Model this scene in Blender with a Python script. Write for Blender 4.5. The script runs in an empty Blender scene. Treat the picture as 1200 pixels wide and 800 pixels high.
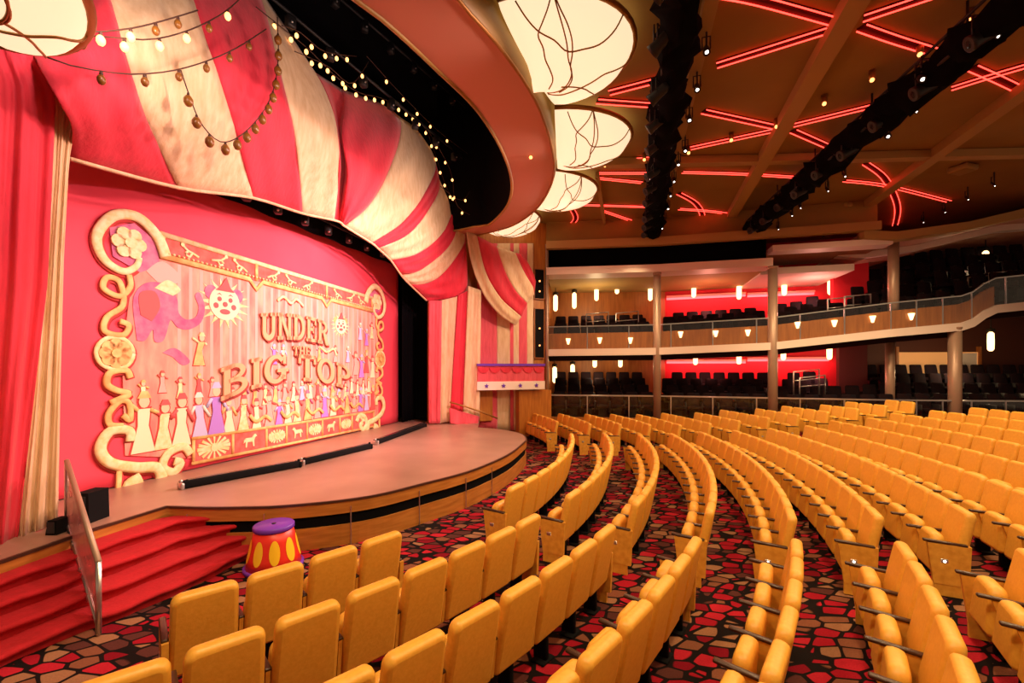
import bpy, bmesh, math, random
from mathutils import Vector, Matrix
random.seed(7)
PI = math.pi
C = bpy.context.scene.collection
F, V0, EYE = 520.0, 428.0, 2.95

# ---------------------------------------------------------------- camera
cam = bpy.data.cameras.new('camera'); co = bpy.data.objects.new('camera', cam); C.objects.link(co)
co.location = (0, 0, EYE); co.rotation_euler = (PI/2, 0, 0)
cam.sensor_width = 36.0; cam.lens = 36.0*F/1200.0; cam.shift_y = (V0-400)/1200.0
cam.clip_end = 200
bpy.context.scene.camera = co
vs = bpy.context.scene.view_settings
vs.view_transform = 'Standard'; vs.look = 'None'; vs.gamma = 1; vs.use_curve_mapping = False
vs.exposure = 0.25
bpy.context.scene.cycles.use_denoising = True
bpy.context.scene.cycles.max_bounces = 7
bpy.context.scene.cycles.sample_clamp_indirect = 6

# ---------------------------------------------------------------- plan: survey of the hall
def ray(u, v): return Vector(((u-600)/F, 1.0, (V0-v)/F))
P0 = Vector((-6.4, 6.3)); DA = Vector((.286, .958)).normalized(); NA = Vector((DA.y, -DA.x))   # proscenium line
def PA(s, o, z): p = P0 + DA*s + NA*o; return Vector((p.x, p.y, z))
PB0 = Vector((-3.1, 17.05)); DB = (Vector((1.45, 18.6))-PB0).normalized(); NB = Vector((DB.y, -DB.x))
def PB(s, o, z): p = PB0 + DB*s + NB*o; return Vector((p.x, p.y, z))
def tA(u, v, off):
    r = ray(u, v).xy; den = NA.dot(r)
    return (NA.dot(P0)+off)/den if den < -1e-3 else 99
def tB(u, v, off):
    r = ray(u, v).xy; return (NB.dot(PB0)+off)/NB.dot(r)
def UA(u, v, off=0.0): return Vector((0, 0, EYE)) + ray(u, v)*tA(u, v, off)
def UB(u, v, off=0.0): return Vector((0, 0, EYE)) + ray(u, v)*tB(u, v, off)
def UAB(u, v, off=0.0):
    a, b = tA(u, v, off), tB(u, v, off); k = .6
    h = max(0, min(1, .5+.5*(b-a)/k)); t = b*(1-h)+a*h-k*h*(1-h)
    return Vector((0, 0, EYE)) + ray(u, v)*t
def UZ(u, v, z): return Vector((0, 0, EYE)) + ray(u, v)*((z-EYE)*F/(V0-v))
def UY(u, v, y): return Vector((0, 0, EYE)) + ray(u, v)*y
def to_so(p): w = Vector((p.x, p.y))-P0; return w.dot(DA), w.dot(NA)

# ---------------------------------------------------------------- materials
def mat(name, col, rough=.6, metal=0.0, noise=None, bump=None, emit=None, stretch=(1, 1, 1), spec=.5, sheen=0, coords='Object'):
    m = bpy.data.materials.new(name); m.use_nodes = True; nt = m.node_tree; b = nt.nodes['Principled BSDF']
    b.inputs['Base Color'].default_value = (*col, 1); b.inputs['Roughness'].default_value = rough
    b.inputs['Metallic'].default_value = metal; b.inputs['Specular IOR Level'].default_value = spec
    if sheen: b.inputs['Sheen Weight'].default_value = sheen
    if emit: b.inputs['Emission Color'].default_value = (*emit[0], 1); b.inputs['Emission Strength'].default_value = emit[1]
    if noise or bump:
        tc = nt.nodes.new('ShaderNodeTexCoord'); mp = nt.nodes.new('ShaderNodeMapping'); mp.inputs['Scale'].default_value = stretch
        nt.links.new(tc.outputs[coords], mp.inputs['Vector'])
    if noise:                                       # (scale, second colour, contrast low, contrast high)
        n = nt.nodes.new('ShaderNodeTexNoise'); n.inputs['Scale'].default_value = noise[0]; n.inputs['Detail'].default_value = 6
        nt.links.new(mp.outputs[0], n.inputs['Vector'])
        r = nt.nodes.new('ShaderNodeValToRGB'); r.color_ramp.elements[0].position = noise[2]; r.color_ramp.elements[1].position = noise[3]
        r.color_ramp.elements[0].color = (*noise[1], 1); r.color_ramp.elements[1].color = (*col, 1)
        nt.links.new(n.outputs['Fac'], r.inputs[0]); nt.links.new(r.outputs[0], b.inputs['Base Color'])
    if bump:                                        # (scale, strength, distance)
        n = nt.nodes.new('ShaderNodeTexNoise'); n.inputs['Scale'].default_value = bump[0]; n.inputs['Detail'].default_value = 5
        nt.links.new(mp.outputs[0], n.inputs['Vector'])
        bp = nt.nodes.new('ShaderNodeBump'); bp.inputs['Strength'].default_value = bump[1]; bp.inputs['Distance'].default_value = bump[2]
        nt.links.new(n.outputs['Fac'], bp.inputs['Height']); nt.links.new(bp.outputs[0], b.inputs['Normal'])
    return m
def glow(name, col, strength): return mat(name, col, .5, emit=(col, strength))
def carpet_material():
    m = bpy.data.materials.new('carpet'); m.use_nodes = True; nt = m.node_tree; b = nt.nodes['Principled BSDF']
    b.inputs['Roughness'].default_value = .95; b.inputs['Specular IOR Level'].default_value = .1
    tc = nt.nodes.new('ShaderNodeTexCoord'); mp = nt.nodes.new('ShaderNodeMapping'); nt.links.new(tc.outputs['Object'], mp.inputs[0])
    mp.inputs['Scale'].default_value = (3.9, 6.3, 0); mp.inputs['Rotation'].default_value = (0, 0, .5)
    v1 = nt.nodes.new('ShaderNodeTexVoronoi'); v1.inputs['Scale'].default_value = 1; v1.inputs['Randomness'].default_value = .62
    v2 = nt.nodes.new('ShaderNodeTexVoronoi'); v2.feature = 'DISTANCE_TO_EDGE'; v2.inputs['Scale'].default_value = 1; v2.inputs['Randomness'].default_value = .62
    for v in (v1, v2): nt.links.new(mp.outputs[0], v.inputs['Vector'])
    sp = nt.nodes.new('ShaderNodeSeparateColor'); nt.links.new(v1.outputs['Color'], sp.inputs[0])
    r = nt.nodes.new('ShaderNodeValToRGB'); r.color_ramp.interpolation = 'CONSTANT'
    cols = [(0, (.42, .010, .026)), (.22, (.28, .10, .055)), (.4, (.56, .020, .04)), (.55, (.12, .036, .03)), (.74, (.40, .19, .10)), (.88, (.26, .006, .018))]
    e = r.color_ramp.elements
    e[0].position = 0; e[0].color = (*cols[0][1], 1); e[1].position = cols[1][0]; e[1].color = (*cols[1][1], 1)
    for p, c in cols[2:]: q = e.new(p); q.color = (*c, 1)
    nt.links.new(sp.outputs[0], r.inputs[0])
    edge = nt.nodes.new('ShaderNodeValToRGB'); edge.color_ramp.elements[0].position = .045; edge.color_ramp.elements[1].position = .07
    # rounded pebbles: the cell border narrows where the cell centre is far away
    ds = nt.nodes.new('ShaderNodeMath'); ds.operation = 'MULTIPLY'; ds.inputs[1].default_value = .15; pw = nt.nodes.new('ShaderNodeMath'); pw.operation = 'POWER'; pw.inputs[1].default_value = 3; nt.links.new(v1.outputs['Distance'], pw.inputs[0]); nt.links.new(pw.outputs[0], ds.inputs[0])
    dm = nt.nodes.new('ShaderNodeMath'); dm.operation = 'SUBTRACT'; nt.links.new(v2.outputs['Distance'], dm.inputs[0]); nt.links.new(ds.outputs[0], dm.inputs[1])
    nt.links.new(dm.outputs[0], edge.inputs[0])
    mx = nt.nodes.new('ShaderNodeMix'); mx.data_type = 'RGBA'; mx.inputs[6].default_value = (.012, .007, .007, 1)
    nt.links.new(edge.outputs[0], mx.inputs[0]); nt.links.new(r.outputs[0], mx.inputs[7])
    n = nt.nodes.new('ShaderNodeTexNoise'); n.inputs['Scale'].default_value = 60; nt.links.new(tc.outputs['Object'], n.inputs['Vector'])
    mu = nt.nodes.new('ShaderNodeMix'); mu.data_type = 'RGBA'; mu.blend_type = 'MULTIPLY'; mu.inputs[0].default_value = .45
    nt.links.new(mx.outputs[2], mu.inputs[6]); nt.links.new(n.outputs['Fac'], mu.inputs[7]); nt.links.new(mu.outputs[2], b.inputs['Base Color'])
    return m
def wood_material(name, c1, c2, rough=.4, scale=(1, 1, 12), rot=(0, 0, 0)):
    m = mat(name, c1, rough, noise=(2.2, c2, .3, .7), stretch=scale)
    return m
def glass_material(name='rail_glass', tint=(.93, .95, .97), opacity=.035):
    m = bpy.data.materials.new(name); m.use_nodes = True; nt = m.node_tree; nt.nodes.remove(nt.nodes['Principled BSDF'])
    out = nt.nodes['Material Output']; t = nt.nodes.new('ShaderNodeBsdfTransparent'); t.inputs[0].default_value = (*tint, 1)
    g = nt.nodes.new('ShaderNodeBsdfGlossy'); g.inputs['Roughness'].default_value = .05; mx = nt.nodes.new('ShaderNodeMixShader'); mx.inputs[0].default_value = opacity
    nt.links.new(t.outputs[0], mx.inputs[1]); nt.links.new(g.outputs[0], mx.inputs[2]); nt.links.new(mx.outputs[0], out.inputs[0])
    return m
M = {}
M['carpet'] = carpet_material()
M['seat'] = mat('amber_upholstery', (.84, .44, .06), .42, noise=(30, (.76, .37, .042), .3, .7), bump=(45, .12, .01))
M['seat_side'] = mat('amber_panel', (.78, .40, .055), .5, noise=(14, (.62, .28, .03), .3, .7))
M['arm'] = mat('dark_armrest_wood', (.05, .018, .009), .35)
M['dark'] = mat('black_metal', (.012, .011, .012), .5)
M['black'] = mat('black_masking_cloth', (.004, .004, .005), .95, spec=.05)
M['floorwood'] = mat('stage_boards', (.39, .235, .175), .36, noise=(1.1, (.31, .18, .13), .3, .7))
M['stagewood'] = wood_material('stage_front_wood', (.50, .20, .04), (.34, .12, .02), .38, (1, 1, 9))
M['edge'] = mat('stage_edge_trim', (.05, .02, .012), .4)
M['wallwood'] = wood_material('wall_panel_wood', (.55, .21, .03), (.38, .12, .015), .4, (6, 6, .6))
M['darkwood'] = wood_material('balcony_panel_wood', (.46, .155, .028), (.31, .095, .016), .45, (5, 5, .5))
M['redcloth'] = mat('red_striped_cloth', (.72, .022, .055), .75, noise=(4, (.60, .015, .040), .3, .7), bump=(9, .3, .03), stretch=(2.2, 2.2, .5), sheen=.2)
M['pinkcloth'] = mat('rose_cloth', (.80, .10, .14), .75, noise=(4, (.64, .06, .09), .3, .7), bump=(9, .4, .04), stretch=(2.2, 2.2, .4), sheen=.2)
M['creamcloth'] = mat('cream_striped_cloth', (.80, .58, .36), .75, noise=(4, (.66, .42, .22), .3, .7), bump=(9, .4, .04), stretch=(2.2, 2.2, .5), sheen=.2)
M['redcarpet'] = mat('red_step_carpet', (.46, .005, .014), .9, noise=(9, (.38, .004, .010), .3, .7), bump=(30, .3, .02))
M['ceiling'] = mat('ceiling_panel', (.33, .20, .042), .8, noise=(.8, (.27, .16, .032), .3, .7))
M['beam'] = mat('ceiling_beam', (.42, .265, .085), .7)
M['soffit'] = mat('ring_soffit', (.56, .25, .17), .6)
M['fascia'] = mat('ring_fascia', (.34, .20, .04), .5)
M['neon'] = glow('red_neon', (1.0, .045, .030), 4.2)
M['neonpan'] = mat('neon_channel', (.10, .012, .008), .8, spec=.1)
M['petal'] = mat('petal_shade', (.95, .80, .55), .5, emit=((1.0, .76, .48), .85))
M['bronze'] = mat('bronze_rib', (.36, .17, .04), .4, metal=.5)
M['bulb'] = glow('warm_bulb', (1.0, .45, .13), 3.2)
M['bulbwhite'] = glow('white_lamp', (1.0, .90, .78), 8)
M['bulbamber'] = glow('amber_lamp', (1.0, .30, .08), 4)
M['bulboff_shadow'] = mat('unlit_bulb_and_shadow', (.22, .085, .012), .3)  # unlit bulbs; on the loop they stand for shadows cast on the cloth
M['wire'] = mat('bulb_wire', (.06, .02, .01), .6)
M['redwall'] = mat('red_balcony_wall', (.62, .008, .022), .7)
M['cove'] = glow('red_cove_light', (1.0, .08, .09), 2.5)
M['slab'] = mat('pale_slab_edge', (.80, .66, .60), .5)
M['steel'] = mat('brushed_rail', (.62, .60, .60), .3, metal=.9)
M['column'] = mat('bronze_column', (.40, .26, .19), .4, metal=.3)
M['balconyseat'] = mat('navy_balcony_seat', (.008, .007, .012), .9, noise=(8, (.016, .007, .009), .4, .7), spec=.08)
M['sconce'] = glow('sconce_glass', (1.0, .66, .30), 2.6)
M['glass'] = glass_material()
M['greyfloor'] = mat('balcony_floor', (.022, .010, .010), .9, spec=.1)
# painted drop
M['drop'] = mat('painted_drop_red', (.88, .075, .125), .8, noise=(.5, (.82, .05, .095), .3, .7))
M['dropfield'] = mat('painted_field', (.86, .42, .30), .8, noise=(2.0, (.82, .20, .17), .36, .62), stretch=(1.6, 1.6, .45))
M['gold'] = mat('painted_gold', (.95, .62, .24), .7, noise=(5, (.80, .38, .12), .35, .65))
M['goldpale'] = mat('painted_pale_gold', (.96, .80, .48), .7, noise=(9, (.88, .62, .26), .35, .65))
M['bannerred'] = mat('painted_banner_red', (.80, .16, .13), .8, noise=(6, (.62, .09, .07), .35, .65))
M['trough'] = mat('matt_black_housing', (.006, .006, .007), .85, spec=.1)
M['outline'] = mat('painted_outline_red', (.52, .05, .045), .8)
M['frost'] = None
M['letter'] = mat('painted_letter_tan', (.82, .42, .22), .7)
M['lettershadow'] = mat('painted_letter_shadow', (.36, .045, .03), .7)
M['mauve'] = mat('painted_mauve', (.42, .08, .22), .7, noise=(5, (.70, .20, .30), .35, .65))
M['pastelblue'] = mat('painted_pale_blue', (.50, .50, .78), .7)
M['pastelviolet'] = mat('painted_violet', (.42, .22, .72), .7)
M['pastelpink'] = mat('painted_pink', (.92, .42, .36), .7)
M['pastelcream'] = mat('painted_cream', (.96, .78, .52), .7)
M['pastelrose'] = mat('painted_rose', (.70, .10, .10), .7)
M['skin'] = mat('painted_skin', (.92, .56, .36), .7)
M['purple'] = mat('purple_paint', (.16, .035, .50), .4)
M['drumred'] = mat('red_paint', (.78, .03, .015), .4)
M['yellow'] = mat('yellow_paint', (.95, .58, .02), .4)
M['white'] = mat('cream_paint', (.90, .78, .70), .5)

# ---------------------------------------------------------------- mesh building
class MB:
    def __init__(s): s.v = []; s.f = []; s.m = []; s.sm = []
    def add(s, vs, fs, mi=0, smooth=False):
        k = len(s.v); s.v += [tuple(v) for v in vs]
        for f in fs: s.f.append([i+k for i in f]); s.m.append(mi); s.sm.append(smooth)
        return s
    def box(s, c, size, rot=None, mi=0, bevel=0.0, seg=2, taper=None, smooth=True):
        bm = bmesh.new(); bmesh.ops.create_cube(bm, size=1.0)
        for v in bm.verts: v.co = Vector((v.co.x*size[0], v.co.y*size[1], v.co.z*size[2]))
        if taper:
            for v in bm.verts:
                if v.co.z > 0: v.co.x *= taper[0]; v.co.y *= taper[1]
        if bevel > 0: bmesh.ops.bevel(bm, geom=bm.edges[:], offset=bevel, segments=seg, affect='EDGES', profile=.5)
        R = rot if rot is not None else Matrix.Identity(3); c = Vector(c); bm.verts.index_update()
        s.add([c + R @ v.co for v in bm.verts], [[v.index for v in f.verts] for f in bm.faces], mi, smooth and bevel > 0)
        bm.free(); return s
    def tube(s, path, r, n=8, mi=0, closed=False, caps=True, flat=None):
        P = [Vector(p) for p in path]; L = len(P); rr = r if isinstance(r, (list, tuple)) else [r]*L; vs = []; prev = None
        for i in range(L):
            a = P[(i-1) % L] if (closed or i > 0) else P[0]; b = P[(i+1) % L] if (closed or i < L-1) else P[-1]
            t = (b-a).normalized() if (b-a).length > 1e-9 else Vector((0, 0, 1))
            if prev is None:
                up = Vector((0, 0, 1)) if abs(t.z) < .9 else Vector((1, 0, 0)); x = t.cross(up).normalized()
            else: x = (prev - t*prev.dot(t)).normalized()
            prev = x; y = t.cross(x)
            for k in range(n):
                q = x*math.cos(2*PI*k/n)*rr[i] + y*math.sin(2*PI*k/n)*rr[i]
                if flat is not None: q = q - flat[0]*q.dot(flat[0])*(1-flat[1])
                vs.append(P[i]+q)
        fs = []
        for i in range(L if closed else L-1):
            j = (i+1) % L
            for k in range(n): fs.append([i*n+k, i*n+(k+1) % n, j*n+(k+1) % n, j*n+k])
        if caps and not closed: fs += [[k for k in range(n)][::-1], [(L-1)*n+k for k in range(n)]]
        return s.add(vs, fs, mi, True)
    def lathe(s, prof, c=(0, 0, 0), n=24, mi=0, smooth=True, axis=None):
        vs = []; c = Vector(c)
        for r, z in prof:
            for k in range(n): vs.append(c+Vector((r*math.cos(2*PI*k/n), r*math.sin(2*PI*k/n), z)))
        fs = []
        for i in range(len(prof)-1):
            for k in range(n): fs.append([i*n+k, i*n+(k+1) % n, (i+1)*n+(k+1) % n, (i+1)*n+k])
        fs += [[k for k in range(n)][::-1], [(len(prof)-1)*n+k for k in range(n)]]
        return s.add(vs, fs, mi, smooth)
    def ball(s, c, r, n=10, mi=0, sz=1.0):
        pr = [(max(1e-4, r*math.sin(PI*i/(n//2))), -r*sz*math.cos(PI*i/(n//2))) for i in range(n//2+1)]
        return s.lathe(pr, c, n, mi)
    def prism(s, pts, fn, d0, d1, mi=0):                 # 2-D outline placed by fn(x, y, depth)
        n = len(pts); vs = [fn(x, y, d0) for x, y in pts] + [fn(x, y, d1) for x, y in pts]
        fs = [list(range(n))[::-1], [n+i for i in range(n)]] + [[i, (i+1) % n, n+(i+1) % n, n+i] for i in range(n)]
        return s.add(vs, fs, mi)
    def slab(s, pts, z0, z1, mi=0): return s.prism([(p[0], p[1]) for p in pts], lambda x, y, d: Vector((x, y, d)), z0, z1, mi)
    def sheet(s, rows, mi=0, smooth=True, thick=None, mfun=None):
        nr, nc = len(rows), len(rows[0]); base = [p for r in rows for p in r]
        fs = []; ms = []
        for i in range(nr-1):
            for j in range(nc-1):
                fs.append([i*nc+j, i*nc+j+1, (i+1)*nc+j+1, (i+1)*nc+j]); ms.append(mfun(i, j) if mfun else mi)
        if thick is not None:
            k = len(base); base = base + [p+thick for p in base]
            nf = len(fs)
            for q in range(nf): fs.append([x+k for x in fs[q]][::-1]); ms.append(ms[q])
            for j in range(nc-1):
                for i0 in (0, nr-1):
                    a = i0*nc+j; fs.append([a, a+k, a+1+k, a+1] if i0 else [a+1, a+1+k, a+k, a]); ms.append(ms[(0 if i0 == 0 else nr-2)*(nc-1)+j])
            for i in range(nr-1):
                for j0 in (0, nc-1):
                    a = i*nc+j0; fs.append([a, a+nc, a+nc+k, a+k]); ms.append(ms[i*(nc-1)+(0 if j0 == 0 else nc-2)])
        kk = len(s.v); s.v += [tuple(p) for p in base]
        for f, m_ in zip(fs, ms): s.f.append([i+kk for i in f]); s.m.append(m_); s.sm.append(smooth)
        return s
    def build(s, name, mats, parent=None, origin=None):
        me = bpy.data.meshes.new(name)
        o0 = Vector(origin) if origin is not None else None
        me.from_pydata([tuple(Vector(v)-o0) for v in s.v] if o0 is not None else s.v, [], s.f); me.update()
        for m_ in (mats if isinstance(mats, (list, tuple)) else [mats]): me.materials.append(m_)
        me.polygons.foreach_set('material_index', s.m); me.polygons.foreach_set('use_smooth', s.sm)
        bm = bmesh.new(); bm.from_mesh(me); bmesh.ops.recalc_face_normals(bm, faces=bm.faces[:]); bm.to_mesh(me); bm.free()
        ob = bpy.data.objects.new(name, me); C.objects.link(ob)
        if o0 is not None: ob.location = o0
        if parent is not None:
            ob.parent = parent
            if o0 is None:                                # geometry was given in world space
                pm = parent; off = Vector((0, 0, 0))
                while pm is not None: off += pm.location; pm = pm.parent
                if parent.get('_local') is None: ob.location = -off
            else:
                pm = parent; off = Vector((0, 0, 0))
                while pm is not None: off += pm.location; pm = pm.parent
                ob.location = o0-off
        return ob
def tag(o, label=None, cat=None, group=None, kind=None):
    if label: o['label'] = label
    if cat: o['category'] = cat
    if group: o['group'] = group
    if kind: o['kind'] = kind
    return o
def thing(name, loc, label, cat, group=None):
    e = bpy.data.objects.new(name, None); C.objects.link(e); e.location = loc; e.empty_display_size = .2
    return tag(e, label, cat, group)
def struct(name, mb, m, label=None):
    o = mb.build(name, m); o['kind'] = 'structure'
    if label: o['label'] = label
    return o
def copy_tree(o, parent=None):
    c = o.copy(); C.objects.link(c)
    if parent is not None: c.parent = parent
    for ch in list(o.children): copy_tree(ch, c)
    return c
def lerp(a, b, t): return a+(b-a)*t
def resample(pts, n):
    P = [Vector(p) for p in pts]; L = [0]
    for a, b in zip(P, P[1:]): L.append(L[-1]+(b-a).length)
    out = []
    for i in range(n):
        t = L[-1]*i/(n-1); k = 0
        while k < len(P)-2 and L[k+1] < t: k += 1
        d = L[k+1]-L[k]; out.append(P[k].lerp(P[k+1], (t-L[k])/d if d else 0))
    return out
def smoothcurve(pts, per=8, closed=False):
    P = [Vector(p) for p in pts]; n = len(P); out = []
    for i in range(n if closed else n-1):
        if closed: a, b, c, d = P[(i-1) % n], P[i], P[(i+1) % n], P[(i+2) % n]
        else: a, b, c, d = P[max(0, i-1)], P[i], P[i+1], P[min(n-1, i+2)]
        for k in range(per):
            t = k/per; out.append(.5*((2*b)+(c-a)*t+(2*a-5*b+4*c-d)*t*t+(3*b-a-3*c+d)*t*t*t))
    if not closed: out.append(P[-1])
    return out
ORD = 'first second third fourth fifth sixth seventh eighth ninth tenth eleventh twelfth thirteenth fourteenth fifteenth sixteenth seventeenth eighteenth nineteenth twentieth'.split()
ORD += ['twenty-'+w for w in ORD[:9]]+['thirtieth']
def rotz(a): return Matrix.Rotation(a, 3, 'Z')
# ================================================================ floor and seats
CX, CY = -10.9, 13.4
ROWZ = [0, 0, 0, 0, 0, .06, .14, .24, .34, .44, .54, .64, .74]
RROW = [12.56+.95*i for i in range(13)]
def zfloor(R):
    pts = [(0, 0), (RROW[4], 0)]+[(RROW[i], ROWZ[i]) for i in range(5, 13)]+[(30, .8)]
    for (a, za), (b, zb) in zip(pts, pts[1:]):
        if R <= b: return za+(zb-za)*(R-a)/(b-a)
    return .8
mb = MB(); rows = []
Rs = [5, 9, 12, 14]+[16.36+.475*k for k in range(17)]+[24.6, 25.3, 30, 36]
for R in Rs: rows.append([Vector((CX+R*math.cos(a), CY+R*math.sin(a), zfloor(R))) for a in [math.radians(-80+2*k) for k in range(54)]])
mb.sheet(rows, thick=Vector((0, 0, -.25)), smooth=False); struct('floor', mb, M['carpet'], 'patterned carpet of red and tan pebble shapes with black outlines')

def rows_to_world(o): return o
def pad(q, w, h, t, rt, rb, c, R, taper=.94, round_=.035):
    """an upholstered pad: rounded outline with softly rolled edges"""
    def outline(ins):
        pts = []
        for cx, cz, r, a0 in ((w/2*taper-rt, h/2-rt, rt, 0), (-w/2*taper+rt, h/2-rt, rt, PI/2), (-w/2+rb, -h/2+rb, rb, PI), (w/2-rb, -h/2+rb, rb, 1.5*PI)):
            rr = max(.008, r-ins)
            for k in range(6): a = a0+PI/2*k/5; pts.append((cx+rr*math.cos(a), cz+rr*math.sin(a)))
        return pts
    prof = [(-t/2, round_), (-t/2+round_*.12, round_*.55), (-t/2+round_*.4, round_*.2), (-t/2+round_, 0), (t/2-round_, 0), (t/2-round_*.4, round_*.2), (t/2-round_*.12, round_*.55), (t/2, round_)]
    c = Vector(c); vs = []; n = 24
    for y, ins in prof: vs += [c+R @ Vector((x, y, z)) for x, z in outline(ins)]
    fs = [[i*n+k, i*n+(k+1) % n, (i+1)*n+(k+1) % n, (i+1)*n+k] for i in range(len(prof)-1) for k in range(n)]
    q.add(vs, fs, 0, True); m = len(prof)-1
    q.add(vs[:n]+[c+R @ Vector((0, -t/2-.008, 0))], [[k, (k+1) % n, n] for k in range(n)], 0, True)
    return q.add(vs[m*n:]+[c+R @ Vector((0, t/2+.006, 0))], [[k, (k+1) % n, n] for k in range(n)], 0, True)
def seat_proto(kind):
    e = bpy.data.objects.new('theatre_seat', None); C.objects.link(e); e['_local'] = 1
    tilt = Matrix.Rotation(math.radians(11), 3, 'X')
    b = MB(); pad(b, .515, .75, .115, .075, .045, (0, -.05, .655), tilt, .955, .042)
    b.build('backrest', M['seat'], e)
    c = MB(); pad(c, .465, .47, .14, .10, .05, (0, .19, .475), Matrix.Rotation(math.radians(5), 3, 'X'), .90, .05); c.build('seat_cushion', M['seat'], e)
    p = MB(); p.box((0, .08, .20), (.06, .16, .40), None, 0, .012, 1); p.box((0, .06, .012), (.20, .16, .024), None, 0, .008, 1); p.box((0, .10, .34), (.46, .05, .05), None, 0, .01, 1)
    p.build('pedestal', M['trough'], e)
    def arm(x, panel):
        a = MB(); a.box((x, .15, .645), (.055, .42, .032), Matrix.Rotation(math.radians(3), 3, 'X'), 0, .012, 2); ao = a.build('armrest', M['arm'], e)
        q = MB()
        if panel:
            pr = [(-.07, .14), (.26, .14), (.32, .63), (-.09, .63)]
            q.prism(pr, lambda y, z, d: Vector((x+d, y, z)), -.025, .025, 0); q.box((x, .12, .07), (.04, .28, .14), None, 0)
            po = q.build('end_panel', M['seat_side'], e)
            sx = -1 if x < 0 else 1
            l = MB(); l.box((x+sx*.028, .16, .43), (.008, .07, .05), None, 0, .004, 1); l.build('light_bezel', M['steel'], po)
            if lit_end:
                g = MB(); g.ball((x+sx*.034, .16, .425), .014, 8); g.build('aisle_light', M['bulbwhite'], po)
        else:
            q.prism([(-.02, .30), (.16, .34), (.26, .63), (-.06, .63)], lambda y, z, d: Vector((x+d, y, z)), -.016, .016, 0); q.build('arm_support', M['seat_side'], e)
    lit_end = kind in ('start_lit',)
    arm(-.278, kind in ('start', 'start_lit'))
    if kind in ('finish',): arm(.278, True)
    return e
PROTO = {k: seat_proto(k) for k in ('mid', 'start', 'start_lit', 'finish')}
used = set()
def put_seat(kind, row, th, label, group):
    o = PROTO[kind] if kind not in used else copy_tree(PROTO[kind]); used.add(kind)
    R = RROW[row]-.06
    o.location = (CX+R*math.cos(th), CY+R*math.sin(th), zfloor(R)); o.rotation_euler = (0, 0, th+PI/2)
    return tag(o, label, 'seat', group)
PITCH = .555
def row_name(i): return 'front row' if i == 0 else ORD[i]+' row'
def fill(row, th_first, th_last, block, group, lit=False, from_end=False, clip=None):
    d = PITCH/RROW[row]; n = max(1, int(round((th_last-th_first)/d))+1)
    for k in range(n):
        th = (th_last-(n-1-k)*d) if from_end else (th_first+k*d)
        x, y = CX+RROW[row]*math.cos(th), CY+RROW[row]*math.sin(th)
        if clip and clip(x, y): continue
        kind = ('start_lit' if lit else 'start') if k == 0 else ('finish' if k == n-1 else 'mid')
        if from_end:
            pos = 'aisle-end seat' if k == n-1 else ORD[n-1-k]+' seat from the aisle'
        else:
            pos = 'aisle-end seat' if k == 0 else ORD[k]+' seat from the aisle'
        put_seat(kind, row, th, 'amber tip-up theatre seat, %s, %s of the %s' % (pos, row_name(row), block), group)
rad = math.radians
# near block (ends at the first aisle); seats outside the frame are left out
NEAR_END = [-41.6, -35.0, -34.2, -33.6, -31.7, -30.6, -30.2]
NEAR_N = [4, 9, 9, 8, 7, 6, 4]
for r in range(7):
    n = NEAR_N[r]; d = PITCH/RROW[r]; te = rad(NEAR_END[r]); fill(r, te-(n-1)*d, te, 'near block', 'theatre seats of the near block', from_end=True)
MID_START = [-29.6, -29.2, -28.6, -28.2, -27.4, -26.2, -25.3, -24.6, -24.0, -23.4, -23, -22.6, -22.2]
MID_END = [-3.6, -4.4, -4.2, -3.6, -3.0, -2.8, -2.6, -2.4, -2.2, -2, -2, -2, -2]
def offright(x, y): return y < .5 or (x/y)*F > 760
for r in range(13): fill(r, rad(MID_START[r]), rad(MID_END[r]), 'middle block', 'theatre seats of the middle block', lit=r in (4, 5, 6), clip=offright)
FAR_START = [9.8, 6.6, 5.6, 5, 4.4, 4.0, 3.8, 3.6, 3.4, 3.2, 3, 3, 3]
Q = [Vector((1.45, 18.6)), Vector((5.9, 18.0)), Vector((9.9, 16.9)), Vector((13.6, 15.9)), Vector((15.8, 15.6)), Vector((18.8, 15.4)), Vector((26.4, 14.6))]
def front_y(x):
    for a, b in zip(Q, Q[1:]):
        if a.x <= x <= b.x: return a.y+(b.y-a.y)*(x-a.x)/(b.x-a.x)
    return 18.6 if x < 1.45 else 14.6
def inwall(x, y): return y > front_y(x)-.55
for r in range(13):
    d = PITCH/RROW[r]; n = 0
    while True:
        th = rad(FAR_START[r])+n*d
        if inwall(CX+RROW[r]*math.cos(th), CY+RROW[r]*math.sin(th)) or n > 12: break
        n += 1
    if n > 1: fill(r, rad(FAR_START[r]), rad(FAR_START[r])+(n-1)*d, 'far block', 'theatre seats of the far block by the balcony')

# ================================================================ stage
ZS = .75
edge_px = [(0, 657), (110, 619), (195, 592.5), (240, 594), (285, 593.5), (330, 592), (400, 585.5), (450, 577.5), (500, 565), (535, 556), (560, 548), (585, 537.5), (600, 529.5), (612, 520), (617, 514), (612, 508.5), (600, 505), (585, 502.5), (560, 500.5)]
front = [UZ(u, v, ZS).xy for u, v in edge_px]
front_s = [p for p in smoothcurve([Vector((p.x, p.y, 0)) for p in front[2:]], 5)]
front_s = [Vector((front[0].x-.3, front[0].y-1.6, 0)), Vector((front[0].x, front[0].y, 0)), Vector((front[1].x, front[1].y, 0))]+front_s
cen = Vector((-4.2, 11.2, 0))
def inset(pts, d):
    out = []
    for i, p in enumerate(pts):
        a, b = pts[max(0, i-1)], pts[min(len(pts)-1, i+1)]; t = (b-a).normalized(); nrm = Vector((-t.y, t.x, 0)); out.append(p+nrm*d)
    return out
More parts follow.
